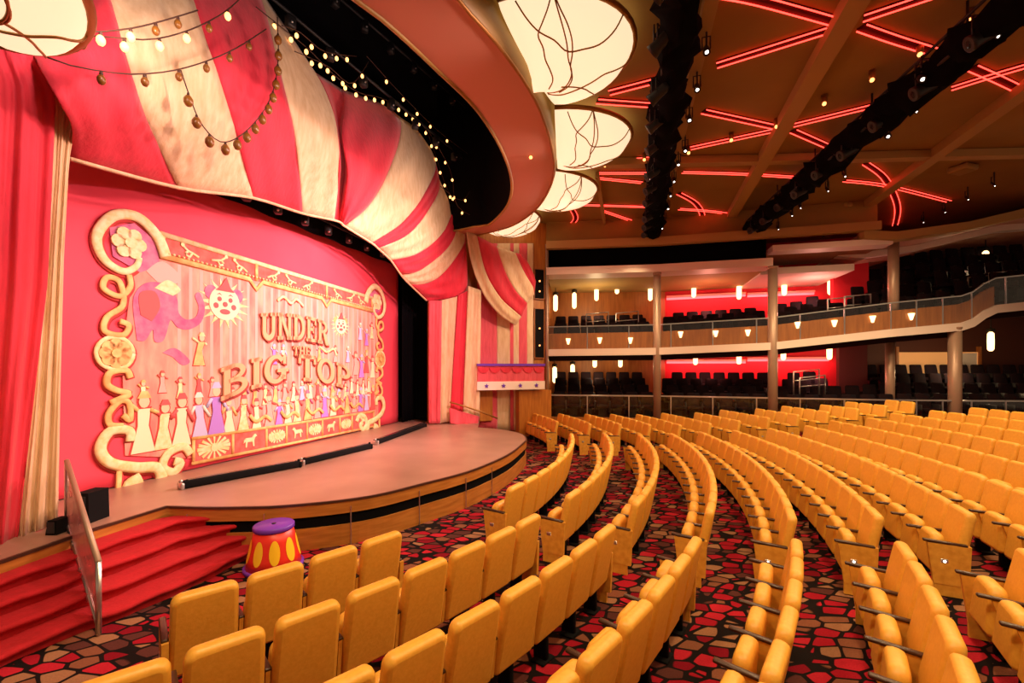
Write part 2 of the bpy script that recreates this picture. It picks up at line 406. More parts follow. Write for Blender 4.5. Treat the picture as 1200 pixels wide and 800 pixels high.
back = [Vector((PB(1.9, .05, 0).x, PB(1.9, .05, 0).y, 0)), Vector((PB(.1, .05, 0).x, PB(.1, .05, 0).y, 0)), PA(12.6, -1.9, 0), PA(-2.5, -1.9, 0), PA(-3.0, .4, 0)]
for p in back: p.z = 0
stage = thing('stage', (-3, 11, 0), 'raised thrust stage with brown floor, rounded wooden front and dark shadow band', 'stage')
mb = MB(); mb.slab([(p.x, p.y) for p in front_s+back], ZS-.03, ZS); mb.build('stage_floor', M['floorwood'], stage)
def band(name, d, z0, z1, m, pts=None, th=.04):
    a = inset(pts or front_s, d); b = inset(pts or front_s, d+th); q = MB()
    q.sheet([[p+Vector((0, 0, z0)) for p in a], [p+Vector((0, 0, z1)) for p in a]], smooth=True)
    q.sheet([[p+Vector((0, 0, z0)) for p in b], [p+Vector((0, 0, z1)) for p in b]], smooth=True)
    q.sheet([[p+Vector((0, 0, z0)) for p in a], [p+Vector((0, 0, z0)) for p in b]]); q.sheet([[p+Vector((0, 0, z1)) for p in a], [p+Vector((0, 0, z1)) for p in b]])
    return q.build(name, m, stage)
band('stage_nosing', -.012, ZS-.035, ZS+.002, M['edge'])
band('upper_fascia', 0, ZS-.225, ZS-.035, M['stagewood'])
band('shadow_recess', .035, .30, ZS-.22, M['black'])  # nearly flush black strip; the recess shade is put into its colour
lp = inset(front_s, .01)
q = MB(); q.sheet([[p+Vector((0, 0, 0)) for p in lp], [p+Vector((0, 0, .34)) for p in lp], [p+Vector((0, 0, .34)) for p in inset(front_s, .3)]], smooth=False); q.build('lower_panel', M['stagewood'], stage)
q = MB(); a = inset(front_s, .02); b = inset(front_s, .3); q.sheet([[p+Vector((0, 0, ZS-.225)) for p in a], [p+Vector((0, 0, ZS-.225)) for p in b]]); q.build('fascia_underside', M['edge'], stage)
def seam_at(u, name='seam_strip'):
    best = min(range(len(front_s)), key=lambda i: abs(600+F*front_s[i].x/front_s[i].y-u)+(50 if i < 3 or i > len(front_s)-14 else 0))
    p = inset(front_s, -.012)[best]; q = MB(); q.box((p.x, p.y, .32), (.014, .014, .63)); q.build(name, M['steel'], stage)
for u in (224, 314, 410, 491, 545, 575): seam_at(u)
# black strips on the stage
for (a, b), where in zip((((212, 573), (350, 547)), ((353, 545), (433, 525.5)), ((440, 521), (497, 500))), ('first from the railing', 'second from the railing', 'third, by the dark wing')):
    p, q_ = UZ(*a, ZS), UZ(*b, ZS); dd = (q_-p); L = dd.length; ang = math.atan2(dd.y, dd.x); mid = (p+q_)/2
    t = thing('footlight_trough', mid, 'long black trough light lying on the stage floor, '+where, 'stage light', 'footlight troughs')
    R = rotz(ang); m1 = MB(); m1.box((mid.x, mid.y, ZS+.075), (L-.02, .17, .13), R, 0, .02, 2); m1.build('housing', M['trough'], t)
    m2 = MB(); m2.box((mid.x, mid.y, ZS+.145), (L-.2, .10, .015), R, 0); m2.build('lens_strip', mat('trough_lens', (.02, .018, .02), .25), t)
    for e in (p, q_):
        m3 = MB(); m3.box((e.x, e.y, ZS+.06), (.06, .20, .12), R, 0, .015, 1); m3.ball((e.x, e.y, ZS+.14), .035, 8); m3.build('end_cap', M['steel' if e is p else 'trough'], t)
# carpeted steps
so = [Vector((-5.95, 3.9, 0)), Vector((-5.80, 5.0, 0)), Vector((-5.62, 6.0, 0)), Vector((-5.36, 6.85, 0)), Vector((-4.6, 6.99, 0))]
si = [Vector((-5.15, 3.6, 0)), Vector((-4.85, 4.6, 0)), Vector((-4.42, 5.35, 0)), Vector((-4.12, 6.2, 0)), Vector((-3.98, 6.98, 0))]
st = thing('carpeted_steps', (-5, 5.4, 0), 'flight of red carpeted steps with soft draped edges at the stage side', 'steps')
for k in range(4):
    t = (k+1)/4; outer = smoothcurve([lerp(so[i], si[i], t) for i in range(5)], 6); zt = .60-.15*k; z0 = 0
    inner = smoothcurve([lerp(so[i], si[i], -.02) for i in range(5)], 6)
    q = MB(); n = len(outer); rows_ = []
    def off(o_, i, d, z):
        a, b = o_[max(0, i-1)], o_[min(n-1, i+1)]; tt = (b-a).normalized(); nn = Vector((tt.y, -tt.x, 0)); return o_[i]+nn*d+Vector((0, 0, z))
    prof = [(-.05, 0.0), (-.045, zt-.085), (-.01, zt-.062), (.012, zt-.052), (.024, zt-.03), (.018, zt-.008), (-.01, zt+.004), (-.05, zt+.004)]
    for d, z in prof: rows_.append([off(outer, i, d+.012*math.sin(i*1.7+k), max(0, z)+(.012*math.sin(i*1.1+k*2) if z > 0.03 else 0)) for i in range(n)])
    rows_.append([p+Vector((0, 0, zt)) for p in inner])
    q.sheet(rows_, smooth=True)
    e = [r[-1] for r in rows_]; 
    q.add(e+[Vector((e[-1].x, e[-1].y, 0))], [list(range(len(e)+1))])
    q.build('step', M['redcarpet'], st)
def frost_material():
    m = bpy.data.materials.new('frosted_panel'); m.use_nodes = True; nt = m.node_tree; b = nt.nodes['Principled BSDF']
    b.inputs['Base Color'].default_value = (.75, .55, .50, 1); b.inputs['Roughness'].default_value = .25
    t = nt.nodes.new('ShaderNodeBsdfTransparent'); t.inputs[0].default_value = (.95, .85, .85, 1); mx = nt.nodes.new('ShaderNodeMixShader'); mx.inputs[0].default_value = .42
    tc = nt.nodes.new('ShaderNodeTexCoord'); n = nt.nodes.new('ShaderNodeTexNoise'); n.inputs['Scale'].default_value = 3.5; nt.links.new(tc.outputs['Object'], n.inputs['Vector'])
    r = nt.nodes.new('ShaderNodeMapRange'); r.inputs[1].default_value = .3; r.inputs[2].default_value = .7; r.inputs[3].default_value = .45; r.inputs[4].default_value = .8
    nt.links.new(n.outputs['Fac'], r.inputs[0]); nt.links.new(r.outputs[0], mx.inputs[0])
    nt.links.new(t.outputs[0], mx.inputs[1]); nt.links.new(b.outputs[0], mx.inputs[2]); nt.links.new(mx.outputs[0], nt.nodes['Material Output'].inputs[0]); return m
# glass railing of the steps
p0 = Vector((-5.98, 5.96, ZS)); p1 = Vector((-4.51, 4.84, .02)); ra = thing('step_railing', p1, 'slanting glass railing with steel handrail beside the red steps', 'railing')
d01 = (p1-p0); q = MB(); hh = [.92, .79]
tA0, tA1 = p0+Vector((0, 0, .92)), p1+Vector((0, 0, .79))
q.tube([tA0, tA1], .03, 10); q.build('handrail', M['column'], ra)
q = MB(); q.tube([p1+Vector((0, 0, .79)), p1+Vector((0, 0, 0))], .028, 10); q.build('end_post', M['steel'], ra)
q = MB(); q.tube([tA0, p0+Vector((0, 0, 0))], .025, 10); q.build('end_post', M['steel'], ra)
q = MB(); q.tube([p0+Vector((0, 0, .09)), p1+Vector((0, 0, .09))], .022, 8); q.build('bottom_rail', M['steel'], ra)
q = MB(); nn = Vector((d01.y, -d01.x, 0)).normalized()*.006
c4 = [p0+Vector((0, 0, .12)), p1+Vector((0, 0, .12)), tA1-Vector((0, 0, .03)), tA0-Vector((0, 0, .03))]
q.add([c-nn for c in c4]+[c+nn for c in c4], [[0, 1, 2, 3], [7, 6, 5, 4], [0, 4, 5, 1], [1, 5, 6, 2], [2, 6, 7, 3], [3, 7, 4, 0]])
q.build('glass_panel', frost_material(), ra)
for f_ in (.25, .5, .75):
    q = MB(); a = p0.lerp(p1, f_); q.box(a+Vector((0, 0, .07)), (.05, .05, .10), None, 0, .01, 1); q.build('clamp', M['steel'], ra)
# circus stool
dp = UZ(321, 664, 0); dp.z = 0; ds = thing('circus_stool', dp, 'red circus drum stool with yellow ovals and purple rims at the stage front', 'stool')
q = MB(); q.lathe([(.37, .05), (.34, .2), (.29, .42), (.255, .58)], dp, 32); q.build('drum_body', M['drumred'], ds)
q = MB(); q.lathe([(.385, 0), (.40, .02), (.40, .05), (.372, .06)], dp, 32); q.build('bottom_rim', M['purple'], ds)
q = MB(); q.lathe([(.262, .56), (.275, .575), (.275, .62), (.26, .635)], dp, 32); to = q.build('top_rim', M['purple'], ds)
q = MB(); q.lathe([(.03, .634), (.03, .642)], dp, 12); q.build('centre_button', M['dark'], to)
for k in range(9):
    a = 2*PI*k/9-1.75; q = MB(); pts = []
    for i in range(20):
        b = 2*PI*i/20; z = .31+.165*math.sin(b); r = .37-(z-.05)/.53*.115+.006; aa = a+.068/.31*math.cos(b)*1.0
        pts.append(dp+Vector((r*math.cos(aa), r*math.sin(aa), z)))
    ctr = dp+Vector(((.37-.26/.53*.115+.012)*math.cos(a), (.37-.26/.53*.115+.012)*math.sin(a), .31))
    q.add(pts+[ctr], [[i, (i+1) % 20, 20] for i in range(20)], 0, True); q.build('yellow_oval', M['yellow'], ds)
# stage monitors
def monitor(u, v, w, h, label):
    p = UZ(u, v, ZS); t = thing('stage_monitor', p, label, 'loudspeaker')
    q = MB(); q.prism([(-w/2, 0), (w/2, 0), (w/2*.9, h), (-w/2*.6, h)], lambda x, z, d: p+Vector((x, d, z)), -w*.6, w*.6); q.build('cabinet', M['trough'], t)
    q = MB(); q.box(p+Vector((0, -w*.6-.006, h*.52)), (w*.62, .012, h*.75)); q.build('grille', mat('speaker_grille', (.02, .02, .022), .8, bump=(180, .6, .01)), t)
monitor(106, 609, .26, .42, 'tall black monitor speaker on the stage corner beyond the glass railing')
monitor(68, 624, .15, .19, 'small black monitor speaker at the foot of the cream curtain')
# ================================================================ stage house (dark) and painted drop
def wallquad(name, a, b, z0, z1, th, m):
    a = Vector((a.x, a.y, 0)); b = Vector((b.x, b.y, 0)); t = (b-a).normalized(); n_ = Vector((-t.y, t.x, 0))*th
    q = MB(); q.slab([(a.x, a.y), (b.x, b.y), (b.x+n_.x, b.y+n_.y), (a.x+n_.x, a.y+n_.y)], z0, z1); return struct(name, q, m)
wallquad('wall_flytower_back', PA(-4, -2.0, 0), PA(13.5, -2.0, 0), 0, 14, .15, M['black'])
wallquad('wall_flytower_near', PA(-4, -2.0, 0), PA(-4, .3, 0), 0, 14, -.15, M['black'])
wallquad('wall_flytower_far', PA(13.4, -2.0, 0), PA(13.4, -.4, 0), 0, 14, .15, M['black'])
OS = -1.2                                             # the drop hangs this far behind the proscenium line
drop = thing('painted_backdrop', PA(5.5, OS, ZS), 'painted circus show backdrop with gold scroll frame and UNDER THE BIG TOP lettering', 'backdrop')
q = MB(); rows_ = []
for j in range(25):
    z = lerp(ZS+.02, 7.6, j/24); rows_.append([PA(lerp(-.6, 11.0, i/60), OS+.012*math.sin(i*1.3)*math.sin(j*.35+i*.2), z) for i in range(61)])
q.sheet(rows_, thick=PA(0, -.02, 0)-PA(0, 0, 0)); q.build('cloth', M['drop'], drop)
def SF(d0=0.0): return lambda s, z, d: PA(s, OS+.02+d0+d, z)
def dpoly(name, pts, m, d0=.0, d1=.012, parent=drop):
    q = MB(); q.prism(pts, SF(), d0, d1); return q.build(name, m, parent)
def circ(cx, cz, r, n=20, rz=None): rz = r if rz is None else rz; return [(cx+r*math.cos(2*PI*i/n), cz+rz*math.sin(2*PI*i/n)) for i in range(n)]
def px(u, v): p = UA(u, v, OS+.02); return (to_so(p)[0], p.z)
# field behind the scene
for i_ in range(30):
    s = 2.5+i_*.235; dpoly('painted_stripe', [(s, 1.5), (s+.075, 1.5), (s+.075, 5.02-.036*(s-2.2)), (s, 5.02-.036*(s-2.2))], M['pastelpink'], .005, .009)
field = [(1.55, 1.3), (1.5, 3.2), (1.75, 5.2), (2.3, 5.35), (9.5, 5.0), (9.65, 3.0), (9.6, 1.0), (2.8, 1.0)]
dpoly('painted_field', field, M['dropfield'], 0, .006)
def tubes(name, paths, m, r=.06, parent=drop, d=.02):
    q = MB(); nrm = Vector((NA.x, NA.y, 0))
    for pth in paths:
        rr = r; pts = [PA(s, OS+.03+d, z) for s, z in pth]
        if isinstance(r, tuple): rr = [lerp(r[0], r[1], i/(len(pts)-1)) for i in range(len(pts))]
        q.tube(pts, rr, 8, flat=(nrm, .35))
    o = q.build(name, m, parent)
    if m in (M['gold'], M['goldpale']) and parent is drop:            # dark painted contour around the ornament
        u = MB()
        for pth in paths:
            pts = [PA(s+.02, OS+.022, z-.025) for s, z in pth]; rr = r if not isinstance(r, tuple) else [lerp(r[0], r[1], i/(len(pts)-1)) for i in range(len(pts))]
            u.tube(pts, [x+.035 for x in rr] if isinstance(rr, list) else rr+.03, 8, flat=(nrm, .12))
        u.build('painted_contour', M['outline'], o)
    return o
def spiral(cx, cz, r0, r1, a0, a1, n=24): return [(cx+lerp(r0, r1, i/(n-1))*math.cos(lerp(a0, a1, i/(n-1))), cz+lerp(r0, r1, i/(n-1))*math.sin(lerp(a0, a1, i/(n-1)))) for i in range(n)]
def c2(pts, per=6): return [(p.x, p.y) for p in smoothcurve([Vector((x, y, 0)) for x, y in pts], per)]
def rosette(name, cx, cz, r, petals=6, m='goldpale'):
    q = MB()
    for k in range(petals):
        a = 2*PI*k/petals; x, z = cx+.58*r*math.cos(a), cz+.58*r*math.sin(a); q.prism(circ(x, z, .40*r, 12), SF(), .02, .05)
    q.prism(circ(cx, cz, .30*r, 12), SF(), .02, .075); return q.build(name, M[m], drop)
for mir in (0, 1):
    X = (lambda s: s) if not mir else (lambda s: 11.08-s)
    def T(pts): return [(X(s), z) for s, z in pts]
    # big corner scroll
    tubes('corner_scroll', [T(c2([(2.25, 5.1), (2.1, 5.45), (1.75, 5.72), (1.35, 5.62), (1.1, 5.2), (1.2, 4.82), (1.5, 4.66), (1.72, 4.8), (1.78, 4.98)]))], M['goldpale'], (.12, .05))
    rosette('corner_rosette', X(1.6), 5.2, .30)
    dpoly('corner_shade', [(X(s), z) for s, z in [(1.35, 4.9), (1.3, 5.4), (1.7, 5.6), (2.1, 5.35), (2.15, 4.9), (1.8, 4.7)]], M['mauve'], .006, .014)
    # column of S scrolls
    tubes('side_scroll', [T(c2([(1.45, 4.45), (1.25, 4.5), (1.2, 4.3), (1.45, 4.2), (1.62, 4.4), (1.6, 4.62)][::-1]+[(1.5, 4.05), (1.25, 3.8), (1.22, 3.55), (1.5, 3.5), (1.6, 3.68), (1.45, 3.75)]))], M['gold'], .052)
    rosette('side_rosette', X(1.38), 3.17, .27, 8, 'gold'); tubes('rosette_ring', [[(X(1.38)+.29*math.cos(2*PI*i/24), 3.17+.29*math.sin(2*PI*i/24)) for i in range(25)]], M['goldpale'], .04)
    tubes('side_scroll', [T(c2([(1.62, 2.72), (1.55, 2.86), (1.3, 2.82), (1.25, 2.62), (1.4, 2.5), (1.6, 2.42), (1.3, 2.28)]))], M['gold'], .06)
    tubes('side_scroll', [T(c2([(1.5, 2.05), (1.62, 1.95), (1.6, 2.25), (1.45, 2.3), (1.28, 2.1), (1.3, 1.9), (1.5, 1.85)]))], M['gold'], .055)
    tubes('foot_scroll', [T(c2([(1.62, 1.55), (1.6, 1.75), (1.3, 1.78), (1.15, 1.5), (1.3, 1.22), (1.7, 1.05), (2.1, .95), (2.15, .65), (1.8, .52), (1.6, .72), (1.8, .82)]))], M['goldpale'], (.08, .13))
    tubes('foot_scroll', [T(c2([(2.75, 1.1), (2.6, 1.28), (2.3, 1.2), (2.2, .95), (2.4, .8), (2.55, .95), (2.42, 1.02)]))], M['goldpale'], .085)
    tubes('foot_bracket', [T([(1.45, 1.15), (1.42, .62), (1.7, .62)])], M['gold'], .05)
# top banner with beaded rails and figures
bn = dpoly('top_banner', [(2.2, 5.1), (2.2, 5.52), (9.2, 5.28), (9.2, 4.86)], M['bannerred'], .008, .022)
zt = lambda s: 5.53-.034*(s-2.2); zb = lambda s: 5.10-.036*(s-2.2)
tubes('banner_rail', [[(2.15, zt(2.15)), (9.25, zt(9.25))]], M['goldpale'], .055, bn)
low = [(2.15, zb(2.15))]
for s in (4.4, 6.9): low += [(s-.2, zb(s)), (s, zb(s)-.22), (s+.2, zb(s))]
low += [(9.25, zb(9.25))]
tubes('banner_rail', [low], M['gold'], .06, bn)
q = MB()
for k in range(70):
    s = 2.3+k*.099; q.ball(PA(s, OS+.07, zb(s)+.075), .03, 6)
q.build('beading', M['goldpale'], bn)
tubes('banner_post', [[(s, zb(s)), (s, zt(s))] for s in (2.2, 4.4, 6.9, 9.2)], M['gold'], .045, bn)
def acrobat(s, z, h, lean, flip=1):
    L = lambda pts: [(s+flip*x*h, z+y*h) for x, y in pts]
    return [L([(-.5, -.15+lean), (-.15, 0), (.15, .08), (.42, .3)]), L([(-.1, 0), (.05, -.25), (.28, -.18)]), L([(.15, .08), (.3, -.1)])]
for k, s in enumerate((2.75, 3.4, 3.95, 4.9, 5.5, 6.1, 7.4, 8.0, 8.6)):
    z = (zt(s)+zb(s))/2; q = MB(); nrm = Vector((NA.x, NA.y, 0))
    for pth in acrobat(s, z, .36, .1*math.sin(k*2), 1 if k % 2 else -1): q.tube([PA(a, OS+.055, b) for a, b in pth], .028, 6, flat=(nrm, .4))
    q.prism(circ(s+(.17 if k % 2 else -.17), z+.13, .042, 10), SF(), .02, .05); q.build('tumbler_figure', M['goldpale'], bn)
# bottom border of panels
zb0 = lambda s: .92-.012*(s-2.8); zb1 = lambda s: 1.38-.012*(s-2.8)
cuts = [2.82, 3.75, 4.7, 5.35, 6.1, 6.72, 7.5, 8.1, 9.3]
bb = dpoly('bottom_border', [(2.82, zb0(2.82)), (9.3, zb0(9.3)), (9.3, zb1(9.3)), (2.82, zb1(2.82))], M['bannerred'], .01, .024)
tubes('border_rail', [[(2.78, zb0(2.8)-.03), (9.34, zb0(9.3)-.03)], [(2.78, zb1(2.8)+.03), (9.34, zb1(9.3)+.03)]]+[[(s, zb0(s)), (s, zb1(s))] for s in cuts], M['gold'], .035, bb)
horse = [(-.5, .1), (-.36, .22), (.12, .2), (.3, .42), (.42, .40), (.5, .25), (.38, .22), (.28, .02), (.3, -.4), (.2, -.4), (.14, -.08), (-.24, -.06), (-.3, -.4), (-.4, -.4), (-.38, 0), (-.55, -.1)]
for k, (a, b) in enumerate(zip(cuts, cuts[1:])):
    cs, cz = (a+b)/2, (zb0(a)+zb1(a))/2; w = (b-a)
    if k % 2 == 0:
        q = MB()
        for j in range(16):
            an = 2*PI*j/16; r0, r1 = .09, min(w*.42, .4); e = .019
            dx, dz = math.cos(an), math.sin(an)*.62
            q.prism([(cs+dx*r0-dz*e, cz+dz*r0+dx*e), (cs+dx*r0+dz*e, cz+dz*r0-dx*e), (cs+dx*r1+dz*e*2, cz+dz*r1-dx*e*2), (cs+dx*r1-dz*e*2, cz+dz*r1+dx*e*2)], SF(), .024, .04)
        q.prism(circ(cs, cz, .09, 14), SF(), .024, .05); q.build('sunburst_panel', M['goldpale'], bb)
    else:
        q = MB(); q.prism([(cs+x*.36*(1 if k % 4 == 1 else -1), cz+z*.36) for x, z in horse], SF(), .024, .04); q.build('animal_figure', M['goldpale'], bb)
# slab-serif lettering
def band_arc(cx, cz, rx, rz, t, a0, a1, n=16, tz=None):
    tz = t if tz is None else tz
    o = [(cx+rx*math.cos(lerp(a0, a1, i/n)), cz+rz*math.sin(lerp(a0, a1, i/n))) for i in range(n+1)]
    i_ = [(cx+(rx-t)*math.cos(lerp(a0, a1, i/n)), cz+(rz-tz)*math.sin(lerp(a0, a1, i/n))) for i in range(n+1)]
    return [[o[i], o[i+1], i_[i+1], i_[i]] for i in range(n)]
def rc(x0, z0, x1, z1): return [(x0, z0), (x1, z0), (x1, z1), (x0, z1)]
def stem(x, t=.2, top=True, bot=True):
    r = [rc(x, 0, x+t, 1)]
    if top: r.append(rc(x-.08, .87, x+t+.08, 1))
    if bot: r.append(rc(x-.08, 0, x+t+.08, .13))
    return r
H_ = PI/2
GL = {
 'I': (stem(.1), .40), 'T': (stem(.3)+[rc(.0, .86, .8, 1), rc(0, .66, .1, 1), rc(.7, .66, .8, 1)], .80),
 'U': ([rc(.08, .36, .28, 1), rc(.62, .36, .82, 1), rc(0, .87, .36, 1), rc(.54, .87, .9, 1)]+band_arc(.45, .37, .37, .37, .2, PI, 2*PI), .9),
 'N': (stem(.08, .17)+stem(.68, .17)+[[(.08, 1), (.28, 1), (.85, 0), (.66, 0)]], .93),
 'D': (stem(.08)+band_arc(.3, .5, .52, .5, .2, -H_, H_, tz=.15), .85),
 'E': (stem(.08)+[rc(.08, .87, .72, 1), rc(.08, 0, .74, .13), rc(.2, .44, .56, .56), rc(.62, .70, .72, 1), rc(.64, 0, .74, .30), rc(.48, .36, .56, .64)], .78),
 'R': (stem(.08)+band_arc(.34, .73, .42, .27, .18, -H_, H_, tz=.12)+[rc(.2, .46, .4, .58), rc(.2, .88, .4, 1), [(.38, .5), (.58, .5), (.86, .1), (.86, 0), (.64, 0)]], .88),
 'H': (stem(.08)+stem(.62)+[rc(.2, .44, .7, .57)], .92),
 'B': (stem(.08)+band_arc(.38, .74, .38, .26, .17, -H_, H_, tz=.12)+band_arc(.40, .28, .44, .28, .19, -H_, H_, tz=.13)+[rc(.2, .88, .42, 1), rc(.2, 0, .42, .13), rc(.2, .44, .42, .58)], .86),
 'G': (band_arc(.44, .5, .44, .5, .2, math.radians(40), math.radians(330), 22, tz=.14)+[rc(.64, .12, .84, .46), rc(.5, .38, .94, .5), rc(.72, .66, .84, .98)], .95),
 'O': (band_arc(.45, .5, .45, .5, .2, 0, 2*PI, 26, tz=.14), .92),
 'P': (stem(.08)+band_arc(.36, .71, .44, .29, .19, -H_, H_, tz=.13)+[rc(.2, .87, .4, 1), rc(.2, .42, .4, .55)], .84),
}
def word(text, s0, s1, zf, h, name):
    tot = sum(GL[c][1]+.08 if c != ' ' else .35 for c in text); k = (s1-s0)/tot
    e = bpy.data.objects.new(name, None); C.objects.link(e); e.parent = drop; e.location = (0, 0, 0)
    x = s0
    sh, fc = MB(), MB()
    for c in text:
        if c == ' ': x += .35*k; continue
        g, w = GL[c]
        for poly in g:
            P = []
            for a, b in poly:
                s = x+a*k; P.append((s, zf(s)+b*h))
            sh.prism([(s+.055, z-.055) for s, z in P], SF(), .03, .05); sh.prism([(s+.03, z-.03) for s, z in P], SF(), .03, .055); fc.prism(P, SF(), .04, .075)
        x += (w+.08)*k
    bpy.data.objects.remove(e)
    o = fc.build(name, M['letter'], drop); sh.build('letter_shadow', M['lettershadow'], o); return o
word('UNDER', 4.50, 6.98, lambda s: 3.62-.10*((s-5.7)/1.2)**2+.02, .70, 'lettering_under')
word('THE', 5.55, 6.2, lambda s: 3.22, .26, 'lettering_the')
word('BIG TOP', 3.42, 8.05, lambda s: 2.52-.36*((s-5.65)/2.2)**2, .74, 'lettering_big_top')
# painted picture: clown face, elephant, acrobat, parade
def sunface(cs, cz, r, hat):
    q = MB()
    for k in range(18):
        a = 2*PI*k/18; q.prism([(cs+r*math.cos(a-.12), cz+r*math.sin(a-.12)), (cs+r*1.75*math.cos(a), cz+r*1.5*math.sin(a)), (cs+r*math.cos(a+.12), cz+r*math.sin(a+.12))], SF(), .008, .016)
    o = q.build('ruffled_collar', M['goldpale'], drop)
    q = MB(); q.prism(circ(cs, cz, r, 22), SF(), .016, .03); f = q.build('painted_clown_face', M['pastelcream'], drop)
    q = MB()
    for sx in (-1, 1): q.prism(circ(cs+sx*r*.36, cz+r*.22, r*.14, 10), SF(), .03, .036)
    q.prism(circ(cs, cz-.50*r, r*.34, 14, r*.16), SF(), .03, .036)
    for sx in (-1, 1): q.prism(circ(cs+sx*r*.58, cz-.18*r, r*.17, 10), SF(), .03, .034); q.prism([(cs+sx*r*.18, cz+r*.44), (cs+sx*r*.36, cz+r*.58), (cs+sx*r*.56, cz+r*.46), (cs+sx*r*.36, cz+r*.50)], SF(), .03, .034)
    q.prism([(cs-.62*r, cz+.72*r), (cs+.62*r, cz+.72*r), (cs+.34*r, cz+.95*r), (cs+.08*r, cz+1.55*r), (cs-.30*r, cz+.98*r)], SF(), .03, .045); q.prism(circ(cs, cz-.06*r, r*.15, 12), SF(), .03, .045); q.build('clown_features', M['pastelrose'], f)
    q = MB()
    for sx in (-1, 1): q.prism(circ(cs+sx*r*.85, cz+r*.55, r*.42, 12), SF(), .01, .02)
    q.build('clown_hair', M['mauve' if hat else 'gold'], f)
sunface(3.55, 4.35, .38, True); sunface(7.55, 4.2, .26, False)
eleph = c2([(1.72, 3.6), (1.68, 4.2), (1.9, 4.52), (2.25, 4.55), (2.48, 4.32), (2.52, 4.02), (2.68, 3.9), (2.88, 3.98), (2.94, 4.2), (2.86, 4.42), (2.96, 4.5), (3.08, 4.22), (3.0, 3.88), (2.74, 3.7), (2.5, 3.72), (2.36, 3.86), (2.28, 3.6), (2.2, 3.42), (2.05, 3.42), (2.02, 3.64), (1.88, 3.42), (1.74, 3.42)], 4)
el = dpoly('painted_elephant', eleph, M['mauve'], .008, .018)
dpoly('elephant_ear', c2([(1.8, 3.9), (1.78, 4.3), (2.05, 4.38), (2.15, 4.1), (2.0, 3.8)], 4), M['pastelrose'], .018, .026, el); dpoly('elephant_blanket', c2([(2.05, 4.45), (2.3, 4.65), (2.55, 4.5), (2.4, 4.35)], 4), M['goldpale'], .018, .026, el)
dpoly('painted_canopy', c2([(1.9, 4.75), (2.2, 5.0), (2.55, 4.78), (2.45, 4.6), (2.1, 4.58)], 4), M['pastelpink'], .008, .016)
dpoly('painted_banner', c2([(2.2, 3.2), (2.45, 3.3), (2.75, 3.05), (2.6, 2.95), (2.4, 3.12)], 4), M['mauve'], .008, .016)
def figure(s, z, h, m, m2, arms=1, lean=0):
    q = MB(); q.prism([(s-.10*h+lean, z+.74*h), (s+.10*h+lean, z+.74*h), (s+.085*h, z+.45*h), (s+.19*h, z), (s-.19*h, z), (s-.085*h, z+.45*h)], SF(), .01, .02); f = q.build('painted_figure', M[m], drop)
    q = MB(); q.prism(circ(s+lean, z+.86*h, .085*h, 12, .105*h), SF(), .012, .026); q.build('painted_head', M['skin'], f)
    q = MB(); q.prism([(s-.11*h+lean, z+.92*h), (s+.11*h+lean, z+.92*h), (s+.05*h+lean, z+1.04*h), (s-.05*h+lean, z+1.04*h)], SF(), .014, .03)
    nrm = Vector((NA.x, NA.y, 0))
    q.tube([PA(a, OS+.04, b) for a, b in [(s-.1*h+lean, z+.72*h), (s-.22*h, z+(.55+.3*arms)*h)]], .03*h+.008, 6, flat=(nrm, .4)); q.tube([PA(a, OS+.04, b) for a, b in [(s+.1*h+lean, z+.72*h), (s+.24*h, z+(.45+.2*arms)*h)]], .03*h+.008, 6, flat=(nrm, .4)); q.build('painted_costume', M[m2], f)
    q = MB(); q.prism([(s-.13*h+lean, z+.77*h), (s+.13*h+lean, z+.77*h), (s+.115*h, z+.45*h), (s+.225*h, z-.02), (s-.225*h, z-.02), (s-.115*h, z+.45*h)], SF(), .006, .009); q.prism(circ(s+lean, z+.86*h, .115*h, 12, .135*h), SF(), .006, .011); q.build('painted_contour', M['outline'], f)
cols_ = [('pastelcream', 'gold'), ('pastelblue', 'white'), ('pastelpink', 'bannerred'), ('goldpale', 'pastelrose'), ('pastelrose', 'gold'), ('pastelviolet', 'pastelblue'), ('pastelcream', 'pastelrose'), ('gold', 'mauve')]
rnd = random.Random(3)
for s in [3.75+.31*j for j in range(18)]: figure(s, 1.95+rnd.uniform(-.08, .1), .52, *cols_[rnd.randrange(8)], arms=rnd.choice((0, 1)))
k = 0; s = 1.85
while s < 9.5:
    h = (1.0 if s < 3.6 else .74)*rnd.uniform(.85, 1.12); a, b = cols_[(k*3+k//4) % 8]
    figure(s, 1.42 if s > 2.8 else 1.3, h, a, b, rnd.choice((0, .5, 1)), rnd.uniform(-.04, .04)); s += rnd.uniform(.30, .40); k += 1
for s in (8.3, 8.62, 8.9, 9.25): figure(s, 2.5+rnd.uniform(-.1, .3), .75, *cols_[rnd.randrange(8)], arms=1)
for s in (1.85, 2.2, 2.55, 2.95, 3.25): figure(s, 2.3+rnd.uniform(-.08, .12), .42, *cols_[rnd.randrange(8)], arms=1)
for s in (8.55, 8.9, 9.2): figure(s, 3.7+rnd.uniform(-.1, .2), .55, *cols_[rnd.randrange(8)], arms=1)
figure(2.95, 2.95, .68, 'gold', 'goldpale', 1, .06); figure(4.95, 2.98, .5, 'pastelviolet', 'pastelblue', 1); figure(5.25, 2.98, .5, 'pastelcream', 'pastelblue', 0)
for s in (6.6, 7.3, 7.9): figure(s, 3.05, .5, *cols_[rnd.randrange(8)], arms=.5)
for nm, pths in (('painted_flourish', [c2([(5.05, 4.62), (5.25, 4.75), (5.5, 4.62), (5.7, 4.75), (5.95, 4.6)])]), ('painted_flourish', [c2([(6.6, 3.5), (6.9, 3.35), (7.2, 3.45), (7.35, 3.25)])])): tubes(nm, pths, M['goldpale'], .035)
